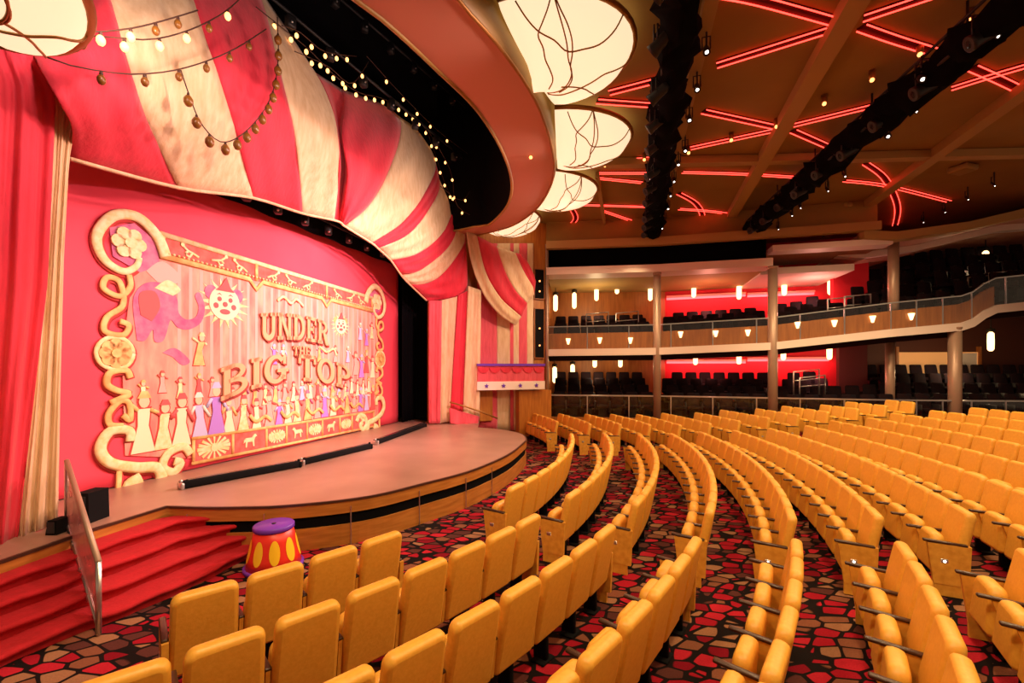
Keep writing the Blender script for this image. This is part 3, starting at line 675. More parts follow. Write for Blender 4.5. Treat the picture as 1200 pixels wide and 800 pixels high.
for i_ in range(5):
    s = 4.2+i_*.95; tubes('painted_garland', [c2([(s, 1.75), (s+.2, 1.58), (s+.45, 1.68), (s+.65, 1.55)])], M['gold'], .045, d=.03)

# ================================================================ striped tent valance and side drapes
BND = [  # stripe boundaries from the gathered top edge to the hem
 [(30, 40), (46, 75), (70, 118), (86, 150), (82, 186)],
 [(112, -60), (130, 0), (150, 70), (172, 140), (210, 220)],
 [(208, -60), (227, 0), (250, 70), (275, 150), (297, 232)],
 [(300, -20), (316, 30), (330, 90), (347, 165), (355, 250)],
 [(370, 85), (384, 112), (394, 145), (398, 195), (392, 258)],
 [(400, 104), (404, 122), (402, 160), (408, 205), (401, 262)],
 [(444, 120), (470, 143), (458, 195), (433, 240), (404, 265)],
 [(488, 150), (511, 190), (497, 228), (470, 262), (436, 285)],
 [(500, 185), (516, 215), (503, 245), (478, 275), (443, 291)],
 [(520, 225), (530, 248), (517, 275), (490, 297), (458, 305)],
 [(530, 245), (538, 260), (525, 290), (494, 316), (470, 322)],
 [(540, 262), (545, 282), (522, 318), (500, 332), (480, 333)],
 [(545, 270), (548, 330), (540, 345), (518, 351), (500, 352)]]
COLR = [0, 1, 0, 1, 0, 0, 1, 0, 1, 0, 1, 0]
val = thing('striped_valance', PA(5.5, 0, 6.5), 'red and cream striped tent swag draped across the top of the stage opening', 'drapery')
NV = 26
def boff(v, i): 
    g = math.sin(PI*min(1, v*1.02))
    return -.15*(1-v)+(.75 if i < 6 else .55)*g+.10*v
def bpt(i, v, du=0.0, dv_=0.0):
    c = BSM[i]; x = v*(NV-1); k = min(int(x), NV-2); p = c[k].lerp(c[k+1], x-k); return p
BSM = [resample(smoothcurve([Vector((a, b, 0)) for a, b in bd], 8), NV) for bd in BND]
for i in range(len(BND)-1):
    q = MB(); rows_ = []; W = 12; wide = i < 4
    for j in range(NV):
        v = j/(NV-1); row = []
        for k in range(W+1):
            t = k/W; p = BSM[i][j].lerp(BSM[i+1][j], t)
            ang = (i*W+k)
            wr = .030*math.sin(ang*1.15+v*5)*math.sin(PI*v*.8+.3)+.022*math.sin(ang*.53+v*13+i) + .02*math.sin(v*26+ang*.35)*(v**1.5)
            if i == 4: wr -= .34*math.sin(PI*t)*(.35+.65*math.sin(PI*v))
            hem = 0 if j < NV-1 else -.10
            row.append(UAB(p.x, p.y, boff(v, i+t)+wr+hem))
        rows_.append(row)
    q.sheet(rows_, thick=Vector((-NA.x, -NA.y, 0))*.03)
    q.build('cream_stripe' if COLR[i] else 'red_stripe', M['creamcloth' if COLR[i] else 'redcloth'], val)
# hem piping
hem = [UAB(BSM[i][-1].x, BSM[i][-1].y, boff(1, i)+.0) for i in range(len(BND))]
q = MB(); q.tube(smoothcurve(hem, 5), .03, 6); q.build('hem_cord', M['creamcloth'], val)

def drape(name, label, left, right, off, matname, nfold, amp, mapper=UA, seg=40, parent=None, cat='curtain', thick=.03, pleat=1.0):
    L = resample([Vector((a, b, 0)) for a, b in left], 24); Rr = resample([Vector((a, b, 0)) for a, b in right], 24)
    q = MB(); rows_ = []
    for j in range(24):
        v = j/23; rows_.append([mapper(*L[j].lerp(Rr[j], k/seg).xy, off+amp*(.35+.65*v)*math.sin(2*PI*nfold*k/seg+.5*math.sin(v*4))+.3*amp*math.sin(5*PI*nfold*k/seg+v*3)) for k in range(seg+1)])
    q.sheet(rows_, thick=Vector((-NA.x, -NA.y, 0))*thick)
    return q
ld = thing('side_drape', PA(-.3, .25, ZS), 'tall red curtain with cream edge hanging at the near side of the stage', 'curtain')
drape('', '', [(-60, 40), (-60, 200), (-60, 400), (-60, 660)], [(38, 60), (66, 110), (56, 330), (20, 637)], .28, '', 3, .07).build('red_curtain', M['redcloth'], ld)
drape('', '', [(64, 100), (60, 200), (50, 330), (38, 480), (22, 631)], [(89, 140), (81, 190), (75, 300), (71, 450), (68, 612)], .22, '', 2.5, .045).build('cream_edge', M['creamcloth'], ld)
# far side: striped column of drapes
fd = thing('striped_side_drape', PB(.8, .5, ZS), 'bundle of pink, cream and red vertical drapes at the far side of the stage', 'curtain')
strips = [(503, 517, 'pinkcloth', 353, 496), (517, 541, 'creamcloth', 352, 493), (537, 552, 'redcloth', 350, 482), (547, 563, 'creamcloth', 342, 484)]
xs = [((503, 352), (503, 496), (518, 352), (516, 496), 'pinkcloth', 'rose_drape', .55), ((516, 352), (515, 496), (538, 347), (529, 493), 'creamcloth', 'cream_drape', .50), ((537, 346), (528, 486), (550, 340), (545, 486), 'redcloth', 'red_drape', .55), ((549, 335), (543, 488), (564, 340), (562, 489), 'creamcloth', 'cream_drape', .62)]
for a, b, c, d, mn, nm, o_ in xs: drape('', '', [a, b], [c, d], o_, '', 1.5, .03, UB, 16).build(nm, M[mn], fd)
drape('', '', [(527, 478), (528, 496)], [(562, 488), (560, 500)], .75, '', 2, .03, UB, 12).build('drape_foot', M['pinkcloth'], fd)
q = MB(); q.tube([UB(527, 471, .78), UB(545, 476, .85), UB(563, 482, .82), UB(583, 490, .8)], .035, 6); q.build('tie_rope', M['bronze'], fd)
# second swag and striped backing beyond
sw = thing('curved_swag', PB(3.4, .4, 7), 'second striped swag curving down beside the wood wall at the far side', 'drapery')
SB = [[(546, 268), (553, 310), (567, 345), (586, 369), (604, 381)], [(559, 276), (569, 318), (586, 348), (603, 364), (611, 371)], [(582, 288), (592, 318), (604, 340), (613, 350), (618, 355)], [(604, 296), (613, 316), (621, 330), (625, 337), (626, 345)], [(612, 298), (620, 310), (625, 320), (627, 326), (628, 330)]]
SBM = [resample(smoothcurve([Vector((a, b, 0)) for a, b in s_], 6), 18) for s_ in SB]
for i, mn in enumerate(('creamcloth', 'redcloth', 'creamcloth', 'redcloth')):
    q = MB(); rows_ = []
    for j in range(18):
        v = j/17; rows_.append([UB(*SBM[i][j].lerp(SBM[i+1][j], k/8).xy, .35+.28*math.sin(PI*v)+.03*math.sin((i*8+k)*1.1+v*4)) for k in range(9)])
    q.sheet(rows_, thick=Vector((-NB.x, -NB.y, 0))*.03); q.build(('cream_stripe', 'red_stripe')[i % 2], M[mn], sw)
bk = thing('striped_wall_cloth', PB(3, .1, ZS), 'flat pink and cream striped cloth behind the curved swag above the pink box', 'drapery')
for a, b, mn, nm in ((560, 583, 'pinkcloth', 'rose_stripe'), (583, 598, 'creamcloth', 'cream_stripe'), (598, 602, 'pinkcloth', 'rose_stripe'), (602, 608.5, 'creamcloth', 'cream_stripe'), (608.5, 618, 'pinkcloth', 'rose_stripe'), (618, 625, 'creamcloth', 'cream_stripe')):
    drape('', '', [(a, 285), (a, 504)], [(b, 285), (b, 504)], .10, '', .5, .012, UB, 8).build(nm, M[mn], bk)
# ================================================================ far wall, wood column, pink box
q = MB()
w0, w1 = PB(0.0, 0, 0), PB(4.85, 0, 0)
q.add([PB(-.1, -.02, 0), PB(4.82, -.02, 0), PB(4.82, -.02, 9.2), PB(-.1, -.02, 9.2), PB(-.1, -.35, 0), PB(4.82, -.35, 0), PB(4.82, -.35, 9.2), PB(-.1, -.35, 9.2)], [[0, 1, 2, 3], [7, 6, 5, 4], [0, 4, 5, 1], [1, 5, 6, 2], [2, 6, 7, 3], [3, 7, 4, 0]])
struct('wall_far', q, M['wallwood'])
# wooden base under the box and trims
q = MB(); a, b = UB(606, 480, .35), UB(640, 480, .35)
bx = thing('wood_pier', UB(620, 490, .3), 'plain wooden pier under the pink box, beside the seating', 'pier')
sa, sb = (UB(606, 480, .3).xy-PB0.xy).dot(DB.xy), 4.78
def pbox(q, s0, s1, o0, o1, z0, z1, mi=0):
    v = [PB(s0, o0, z0), PB(s1, o0, z0), PB(s1, o1, z0), PB(s0, o1, z0), PB(s0, o0, z1), PB(s1, o0, z1), PB(s1, o1, z1), PB(s0, o1, z1)]
    return q.add(v, [[0, 3, 2, 1], [4, 5, 6, 7], [0, 1, 5, 4], [1, 2, 6, 5], [2, 3, 7, 6], [3, 0, 4, 7]], mi)
q = MB(); pbox(q, sa, sb, .02, .55, .0, 1.95); q.build('pier_body', M['wallwood'], bx)
q = MB(); pbox(q, sa-.02, sb+.0, .02, .57, .0, .12); q.build('plinth', M['edge'], bx)
q = MB(); pbox(q, (UB(562, 480, .2).xy-PB0.xy).dot(DB.xy), (UB(577, 480, .2).xy-PB0.xy).dot(DB.xy), .12, .24, .76, 1.95); q.build('side_panel', M['wallwood'], bx)
# speaker slots in the wood wall
for (v0_, v1_, lab) in ((316, 350, 'dark loudspeaker slot in the wood wall, upper of two'), (362, 419, 'dark loudspeaker slot in the wood wall, lower of two, above the pink box')):
    t = thing('speaker_slot', UB(632, v1_, .05), lab, 'loudspeaker', 'speaker slots'); s0 = (UB(626.5, v0_, 0).xy-PB0.xy).dot(DB.xy); s1 = (UB(637, v0_, 0).xy-PB0.xy).dot(DB.xy)
    z1_, z0_ = UB(632, v0_, 0).z, UB(632, v1_, 0).z
    q = MB(); pbox(q, s0, s1, .0, .02, z0_, z1_); q.build('slot_panel', M['trough'], t)
    q = MB(); pbox(q, s0-.03, s0, .0, .05, z0_-.03, z1_+.03); pbox(q, s1, s1+.03, .0, .05, z0_-.03, z1_+.03); pbox(q, s0, s1, .0, .05, z0_-.03, z0_); pbox(q, s0, s1, .0, .05, z1_, z1_+.03); q.build('slot_frame', M['darkwood'], t)
    for f_ in (.25, .6): q = MB(); q.ball(PB((s0+s1)/2, .06, lerp(z0_, z1_, f_)), .035, 8); q.build('lamp', M['bulbamber'], t)
# pink opera box
ob = thing('opera_box', UB(600, 457, .4), 'pink opera box with purple rim and scalloped trim on the far wall', 'opera box')
s0 = (UB(560, 440, .75).xy-PB0.xy).dot(DB.xy); s1 = (UB(638, 440, .75).xy-PB0.xy).dot(DB.xy); zt_, zm, zb_ = UB(600, 426, .75).z, UB(600, 447, .75).z, UB(600, 456.5, .75).z
q = MB(); pbox(q, s0, s1, .05, .72, zm, zt_-.06); q.build('box_front', M['pinkcloth'], ob)
q = MB(); pbox(q, s0-.03, s1+.03, .03, .77, zt_-.09, zt_); q.build('purple_rim', M['purple'], ob)
q = MB(); pbox(q, s0-.02, s1+.02, .03, .75, zb_, zm+.01); wb = q.build('cream_band', M['white'], ob)
q = MB()
for k in range(6):
    c = lerp(s0, s1, (k+.5)/6); r = (s1-s0)/12*.96; pts = [(c+r*math.cos(PI+PI*i/12), zt_-.16+r*.9*math.sin(PI+PI*i/12)) for i in range(13)]
    q.prism(pts, lambda s, z, d: PB(s, .72+d, z), 0, .03)
q.build('scallop_swag', M['redcloth'], ob)
for k in range(4):
    c = lerp(s0, s1, (k+.5)/4); pts = []
    for i in range(10): r = .095 if i % 2 == 0 else .045; pts.append((c+r*math.cos(PI/2+2*PI*i/10), (zb_+zm)/2+r*math.sin(PI/2+2*PI*i/10)))
    q = MB(); q.prism(pts, lambda s, z, d: PB(s, .75+d, z), 0, .02); q.build('blue_star', M['purple'], wb)

# ================================================================ ceiling, ring soffit, petals
ZSOF, ZC = 8.1, 8.9
op = [(537, 0), (587, 57), (630, 123), (648, 180), (647, 213), (630, 243), (603, 263)]
ip = [(417, 0), (460, 33), (510, 80), (560, 130), (590, 180), (600, 217), (593, 243), (573, 263)]
so_o = [to_so(UZ(u, v, ZSOF)) for u, v in op]; so_i = [to_so(UZ(u, v, ZSOF)) for u, v in ip]
so_o = [(-2.4, .5), (-2.2, 2.2), (-1.2, 4.0), (.2, 5.2)]+so_o+[(12.0, 2.2), (12.3, 1.2), (12.4, .2)]
so_i = [(-1.5, .4), (-1.3, 2.0), (-.5, 3.3)]+so_i+[(11.15, 2.0), (11.4, 1.2), (11.5, .2)]
ring_o = resample(smoothcurve([Vector((a, b, 0)) for a, b in so_o], 6), 64); ring_i = resample(smoothcurve([Vector((a, b, 0)) for a, b in so_i], 6), 64)
RW = lambda p, z: PA(p.x, p.y, z)
q = MB(); q.sheet([[RW(p, ZSOF) for p in ring_o], [RW(a.lerp(b, .5), ZSOF-.015) for a, b in zip(ring_o, ring_i)], [RW(p, ZSOF) for p in ring_i]])
rg = thing('ring_soffit', PA(5, 5, ZSOF), 'curved brown ring bulkhead hanging under the ceiling in front of the stage', 'bulkhead')
q.build('underside', M['soffit'], rg)
def outset(pts, d):
    o = []
    for i, p in enumerate(pts):
        a, b = pts[max(0, i-1)], pts[min(len(pts)-1, i+1)]; t = (b-a).normalized(); o.append(p+Vector((-t.y, t.x, 0))*d)
    return o
ro2 = outset(ring_o, .02)
if (ro2[20]-Vector((5, 0, 0))).length < (ring_o[20]-Vector((5, 0, 0))).length: sg = -1
else: sg = 1
q = MB(); q.sheet([[RW(p, ZSOF) for p in ring_o], [RW(p, ZSOF+.06) for p in outset(ring_o, .05*sg)], [RW(p, ZSOF+.5) for p in outset(ring_o, .07*sg)], [RW(p, ZSOF+.56) for p in outset(ring_o, .03*sg)], [RW(p, ZC+.02) for p in outset(ring_o, .02*sg)]]); q.build('fascia', M['fascia'], rg)
q = MB(); q.tube([RW(p, ZSOF) for p in ring_o], .035, 6); q.build('outer_bead', M['bronze'], rg)
q = MB(); q.tube([RW(p, ZSOF) for p in ring_i], .04, 6); q.build('inner_bead', M['fascia'], rg)
# dark void above the ring
q = MB(); q.sheet([[RW(p, ZSOF) for p in ring_i], [RW(p, 13.5) for p in ring_i]]); struct('wall_oculus', q, M['black'])
q = MB(); q.add([RW(p, 13.5) for p in ring_i]+[PA(13.5, .2, 13.5), PA(13.5, -2.2, 13.5), PA(-4, -2.2, 13.5), PA(-4, .2, 13.5)], [list(range(68))]); struct('ceiling_oculus', q, M['black'])
# main ceiling
ctr = Vector((5.3, -.2, 0)); q = MB(); far = []
for p in ring_o:
    d_ = (p-ctr).normalized(); far.append(ctr+d_*34)
q.sheet([[RW(p, ZC) for p in ring_o], [RW(a.lerp(b, .3), ZC) for a, b in zip(ring_o, far)], [RW(p, ZC) for p in far]], smooth=False); struct('ceiling', q, M['ceiling'], 'brown panelled ceiling')
# beams
def bar(q, a, b, w, h, mi=0):
    d_ = b-a; L = d_.length; R = d_.to_track_quat('Y', 'Z').to_matrix(); q.box((a+b)/2, (w, L, h), R, mi)
def beam(name, a, b, w, h, m, label, z=None):
    q = MB(); bar(q, a, b, w, h); o = struct(name, q, m, label); return o
Zb = ZC-.12
beam('trim_1', UZ(1037, -60, Zb), UZ(848, 268, Zb), .34, .24, M['beam'], 'ceiling beam')
beam('trim_2', UZ(1330, 10, Zb), UZ(968, 275, Zb), .32, .24, M['beam'], 'ceiling beam')
beam('trim_3', UZ(690, 192, Zb), UZ(1260, 178, Zb), .26, .2, M['beam'], 'ceiling beam')
beam('trim_4', UZ(842, -40, Zb), UZ(772, 268, Zb), .22, .2, M['beam'], 'ceiling beam')
beam('trim_5', UZ(700, 205, Zb), UZ(710, 272, Zb), .12, .16, M['beam'], 'ceiling beam')
# petals
def petal(c, tang, outw, L, Wd, z, label, rib=True, drop_=.62, floor_=None):
    """a scalloped shell lamp: flat side on the ring, bulging below the ceiling"""
    t = thing('petal_lamp', (c.x, c.y, z), label, 'ceiling lamp', 'shell shaped ceiling lamps'); N, K = 22, 12
    def S(a, r, up=0.0):
        x = L*math.cos(a)*r; y = Wd*math.sin(a)*r; zz = z-drop_*math.sqrt(max(0, 1-r*r))*(0.35+.65*math.sin(a)**.5 if math.sin(a) > 0 else .35)-up
        p = c+tang*x+outw*y; return Vector((p.x, p.y, zz))
    q = MB(); rows_ = [[S(PI*i/N, max(.02, j/K)) for i in range(N+1)] for j in range(K+1)]; q.sheet(rows_, thick=Vector((0, 0, .03))); q.build('shade', M['petal'], t)
    q = MB(); q.tube([S(PI*i/N, 1, .0) for i in range(N+1)], .05, 8); q.build('rim', M['bronze'], t)
    curves = [[(.15*PI, 1), (.22*PI, .75), (.30*PI, .55), (.55*PI, .35), (.8*PI, .2)], [(.15*PI, 1), (.12*PI, .7), (.2*PI, .4), (.5*PI, .18)], [(.15*PI, 1), (.35*PI, .5), (.7*PI, .3)], [(.4*PI, 1), (.38*PI, .75), (.28*PI, .6), (.10*PI, .75), (.05*PI, .98)], [(.62*PI, 1), (.58*PI, .7), (.68*PI, .45), (.9*PI, .3)], [(.85*PI, 1), (.75*PI, .7), (.55*PI, .3)]]
    for cv in curves:
        P = []
        for (a0, r0), (a1, r1) in zip(cv, cv[1:]):
            for k in range(8): P.append(S(lerp(a0, a1, k/8), lerp(r0, r1, k/8), .012))
        P.append(S(*cv[-1], .012)); P = [p for p in resample(smoothcurve(resample(P, 9), 4), 28)]
        q = MB(); q.tube(P, .013, 6); q.build('rib', M['bronze'], t)
    return t
pet = [((616, 66), (646, 124), 'nearest the camera, by the top edge of the hall'), ((646, 128), (652, 200), 'second along the ring bulkhead'), ((655, 199), (641, 247), 'third along the ring bulkhead'), ((640, 247), (606, 266), 'last along the ring bulkhead, by the far wall')]
# petals sit side by side along the outer ring, 3 m each
zp = 8.62
def ring_at(pt):
    s, o = to_so(pt); return min(range(len(ring_o)), key=lambda i: (ring_o[i].x-s)**2+(ring_o[i].y-o)**2)
ringP = outset(ring_o, .06*sg); acc = [0]
for a, b in zip(ringP, ringP[1:]): acc.append(acc[-1]+(b-a).length)
def at_len(l):
    k = 0
    while k < len(acc)-2 and acc[k+1] < l: k += 1
    t = (l-acc[k])/(acc[k+1]-acc[k]); p = ringP[k].lerp(ringP[k+1], t); d_ = (ringP[k+1]-ringP[k]).normalized(); return p, d_
def petal_on_ring(l, label, L=1.5, Wd=1.85):
    p, d_ = at_len(l); nrm = Vector((-d_.y, d_.x, 0))*sg
    w = RW(p, 0); tg = (PA(d_.x, d_.y, 0)-PA(0, 0, 0)); ou = (PA(nrm.x, nrm.y, 0)-PA(0, 0, 0))
    petal(Vector((w.x, w.y, 0)), -tg, ou, L, Wd, zp, label)
l1 = acc[ring_at(UZ(628, 62, zp))]
for k, lab in enumerate(('cream shell ceiling lamp with swirling ribs, largest beside the ring bulkhead', 'cream shell ceiling lamp, second along the ring bulkhead', 'cream shell ceiling lamp, third along the ring bulkhead', 'small looking cream shell ceiling lamp, last along the ring bulkhead by the far wall')):
    petal_on_ring(l1+3.1*k, lab)
# shell lamp above the near drape (edge on the frame's corner)
cpt = Vector((-4.62, 3.62, 0)); ou = Vector((.80, .60, 0)).normalized(); tg = Vector((ou.y, -ou.x, 0))
petal(cpt, tg, ou, 1.2, .85, 6.28, 'cream shell lamp hanging over the near red curtain, in the top corner', drop_=.35)

# ================================================================ neon tracks
ZN = ZC-.05
neon_no = 0
def neon(pts, label, gap=.085, z=ZN):
    P = [UZ(u, v, z) for u, v in pts]; P = smoothcurve(P, 5) if len(P) > 2 else resample(P, 6)
    t = thing('neon_track', P[len(P)//2], label, 'neon light', 'red neon tracks on the ceiling')
    A, B = [], []
    for i, p in enumerate(P):
        a, b = P[max(0, i-1)], P[min(len(P)-1, i+1)]; d_ = (b-a).normalized(); n_ = Vector((-d_.y, d_.x, 0)); A.append(p+n_*gap); B.append(p-n_*gap)
    q = MB(); q.sheet([[p+Vector((0, 0, .045)) for p in A], [p+Vector((0, 0, .045)) for p in B]], thick=Vector((0, 0, -.03))); q.build('channel', M['neonpan'], t)
    for X_ in (A, B): q = MB(); q.tube(X_, .0125, 6); q.build('neon_tube', M['neon'], t)
neon([(840, -8), (892, 2), (982, 27)], 'red neon pair running to the beam from the top edge, beside the truss')
neon([(1010, 33), (1050, 47), (1092, 60)], 'red neon pair continuing beyond the beam toward the dark truss')
neon([(840, 77), (980, 33)], 'red neon pair rising to the beam, lower arm of the top crossing')
neon([(1012, 22), (1078, 0), (1120, -14)], 'red neon pair rising from the beam to the top edge')
neon([(825, 131), (912, 150)], 'red neon pair falling to the middle crossing')
neon([(930, 154), (985, 178), (1000, 183)], 'red neon pair falling from the middle crossing to the dark truss')
neon([(804, 175), (907, 153)], 'red neon pair rising to the middle crossing from the lamps')
neon([(930, 147), (1033, 122)], 'red neon pair rising from the middle crossing to the dark truss')
neon([(1015, 192), (1036, 208), (1049, 232), (1052, 248), (1049, 264)], 'red neon pair bending down in an arc beyond the dark truss')
neon([(800, 202), (870, 204), (952, 209)], 'red neon pair running level toward the dark truss', .06)
neon([(990, 212), (1040, 218), (1112, 236)], 'red neon pair continuing level beyond the dark truss', .07)
neon([(796, 227), (815, 238), (823, 252), (822, 268)], 'small red neon arc near the far end of the lamp row', .09)
neon([(796, 245), (850, 250), (902, 265)], 'thin red neon pair falling to the far end of the truss', .07)
neon([(714, 109), (772, 94)], 'red neon pair from the largest shell lamp to the truss, upper of two')
neon([(700, 119), (770, 124)], 'red neon pair from the largest shell lamp to the truss, lower of two')
neon([(718, 190), (762, 185)], 'short red neon pair from the second shell lamp to the truss', .07)
neon([(702, 203), (770, 203)], 'level red neon pair just under the second shell lamp', .06)
neon([(702, 209), (752, 214)], 'red neon pair beside the third shell lamp', .06)
neon([(676, 240), (775, 243)], 'level red neon pair under the third shell lamp', .06)
neon([(706, 247), (750, 262)], 'red neon pair falling to the truss near the far beam', .06)
neon([(664, 240), (672, 248), (674, 258), (662, 268)], 'small red neon arc beside the last shell lamp', .09)
neon([(1115, 104), (1160, 90), (1215, 74)], 'red neon pair rising to the frame edge beyond the dark truss')
neon([(1140, 80), (1180, 98), (1240, 128)], 'red neon pair falling to the frame edge beyond the dark truss')

# ================================================================ trusses with spotlights
def truss(a, b, label, w=.34, cloth=None):
    t = thing('lighting_truss', (a+b)/2, label, 'lighting truss'); d_ = (b-a); L = d_.length; d_.normalize(); s_ = Vector((d_.y, -d_.x, 0)); u_ = Vector((0, 0, 1)); N = int(L/.5)
    for sx in (-1, 1):
        for sz in (0, 1):
            q = MB(); q.tube([a+s_*sx*w/2+u_*sz*w, b+s_*sx*w/2+u_*sz*w], .028, 6); q.build('chord', M['dark'], t)
    q = MB()
    for i in range(N):
        p, r = a+d_*(i*L/N), a+d_*((i+1)*L/N); z0, z1 = (0, w) if i % 2 else (w, 0)
        for sx in (-1, 1): q.tube([p+s_*sx*w/2+u_*z0, r+s_*sx*w/2+u_*z1], .014, 5)
        q.tube([p+s_*w/2, r-s_*w/2], .014, 5); q.tube([p+s_*w/2+u_*w, p-s_*w/2+u_*w], .014, 5)
    q.build('lacing', M['dark'], t)
    for i in range(0, N, 5):
        p = a+d_*((i+.5)*L/N); q = MB(); q.tube([p+u_*w, Vector((p.x, p.y, ZC))], .02, 5); q.build('hanger', M['dark'], t)
    q = MB(); rows_ = []
    M_ = 90; rb_ = random.Random(5)
    for j in range(7):
        ang = PI*(-.15+1.3*j/6); rows_.append([a+d_*(L*i/M_)+s_*(math.cos(ang)*(w*.78+rb_.uniform(-.12, .15)+.05*math.sin(i*.7+j)))+u_*(.12-math.sin(ang)*(.34+rb_.uniform(-.13, .15))) for i in range(M_+1)])
    q.sheet(rows_); q.build('cable_bundle', M['black'], t)
    return d_, s_, L
ta, tb = UZ(797, 8, 8.15), UZ(765, 276, 8.15); ta = ta+(ta-tb).normalized()*4
d1, s1_, L1 = truss(ta, tb, 'long black lighting truss beside the shell lamps, full of cables')
tc_, td = UZ(1150, 45, 8.1), UZ(872, 278, 8.1); tc_ = tc_+(tc_-td).normalized()*5
d2, s2_, L2 = truss(tc_, td, 'second black lighting truss, running over the middle of the seats', .38)
def spotlight(p, aim, label, lens, r=.11, L=.34):
    t = thing('stage_spotlight', p, label, 'spotlight', 'stage spotlights'); dr = (aim-p).normalized(); R = dr.to_track_quat('Z', 'Y').to_matrix()
    def lt(prof, name, m, par=t):
        q = MB(); q.lathe(prof, (0, 0, 0), 14); q.v = [tuple(p+R @ Vector(v)) for v in q.v]; return q.build(name, m, par)
    b = lt([(r*.55, -L), (r*.8, -L*.8), (r*.85, -L*.2), (r, 0), (r*1.05, .05), (r*.9, .05)], 'can', M['dark'])
    lt([(r*.86, .03), (r*.5, .05)], 'lens', lens)
    q = MB(); q.tube([p+R @ Vector((r*1.1, 0, -L*.4)), p+R @ Vector((r*1.1, 0, -L*.4))+Vector((0, 0, .22)), p-R @ Vector((r*1.1, 0, L*.4))+Vector((0, 0, .22)), p-R @ Vector((r*1.1, 0, L*.4))], .014, 5)
    q.tube([p+Vector((0, 0, .1)), p+Vector((0, 0, .40))], .018, 5); q.build('yoke', M['dark'], t)
    return t
offl = mat('dark_lens', (.02, .02, .03), .15)
for k in range(12):
    p = tb-d1*0+(ta-tb).normalized()*(.9+1.15*k)-s1_*0; p = p+Vector((-.34, .05, -.22-.06*(k % 3)))
    spotlight(p, PA(4+.4*k % 6, 0, 3), 'black stage spotlight on the truss beside the shell lamps, %s from its far end' % ORD[k], offl)
lampv = [(828, 60), (817, 104), (808, 140), (803, 176), (795, 192), (790, 212), (786, 229), (783, 244), (779, 258), (776, 267)]
for k, (u, v) in enumerate(lampv):
    p = UZ(u, v, 8.35); spotlight(p, p+Vector((-.25, -.8, -1)), 'white glowing ceiling spotlight beside the truss, %s from the top' % ORD[k], M['bulbwhite'], .06 if k < 4 else .05, .2)
lampv2 = [(1080, 92, 1), (1032, 143, 1), (1040, 159, 1), (1073, 130, 0), (1113, 91, 0), (1168, 42, 0), (990, 206, 0), (970, 223, 0), (938, 243, 0), (928, 252, 0), (912, 268, 0), (1165, 217, 0), (1134, 233, 0), (1107, 248, 0), (1082, 260, 0)]
for k, (u, v, big) in enumerate(lampv2):
    p = UZ(u, v, 8.0 if k < 11 else 8.5)
    spotlight(p, p+Vector((-.3, -.9, -1)), 'white glowing spotlight %s' % (('on the dark truss, %s of its lit lamps' % ORD[k]) if k < 11 else ('under the dark upper ceiling, %s from the frame edge' % ORD[k-11])), M['bulbwhite'], .06 if big else .035, .2)
for k in range(9):
    p = tc_+(td-tc_).normalized()*(L2*(.30+.075*k))+Vector((-.30, 0, -.20-.05*(k % 2))); spotlight(p, PA(6, 0, 2), 'unlit black stage spotlight on the dark truss over the seats, %s from the top' % ORD[k], offl, .12, .36)
# small amber ceiling lamps
amb = [(1022, 92), (966, 120), (1078, 62), (1137, 22), (910, 147), (857, 163), (807, 178), (622, 183), (755, 186), (709, 193), (769, 275), (842, 297), (857, 292), (892, 270), (905, 262)]
AMB = ['hanging between the two big neon crossings, by the dark truss', 'beside the long beam, between the two big neon crossings', 'at the end of the top neon crossing, by the dark truss', 'beyond the dark truss at the top edge', 'at the centre of the middle neon crossing', 'on the lower arm of the middle neon crossing', 'at the lamp end of the middle neon crossing', 'alone on the underside of the ring bulkhead', 'touching the black truss, level with the second shell lamp', 'beside the rim of the second shell lamp', 'at the far foot of the black truss beside the shell lamps', 'under the far ceiling edge, above the first red bay', 'under the far ceiling edge, beside the foot of the second truss', 'near the far end of the second truss, higher of two', 'near the far end of the second truss, lower of two']
for k, (u, v) in enumerate(amb):
    z = ZSOF-.02 if (u, v) == (622, 183) else ZC-.16
    p = UZ(u, v, z); t = thing('amber_downlight', p, 'small amber ceiling light ' + AMB[k], 'ceiling light', 'amber downlights')
    q = MB(); q.lathe([(.06, .16 if z > 8.5 else .02), (.06, .02), (.05, .0)], p, 12); q.build('can', M['bronze'], t)
    q = MB(); q.ball(p+Vector((0, 0, -.03)), .042, 8); q.build('bulb', M['bulbamber'], t)
# small air diffuser boxes
for k, (u, v) in enumerate(((992, 242), (1128, 198))):
    p = UZ(u, v, ZC-.1); t = thing('ceiling_speaker', p, ('flat brown box hung on the ceiling beyond the dark truss', 'dim flat box under the dark upper ceiling')[k], 'ceiling speaker')
    q = MB(); q.box(p, (.55, .5, .16), rotz(.3), 0, .03, 1); q.build('cabinet', M['beam'], t); q = MB(); q.box(p-Vector((0, 0, .085)), (.45, .4, .02), rotz(.3)); q.build('grille', M['fascia'], t)

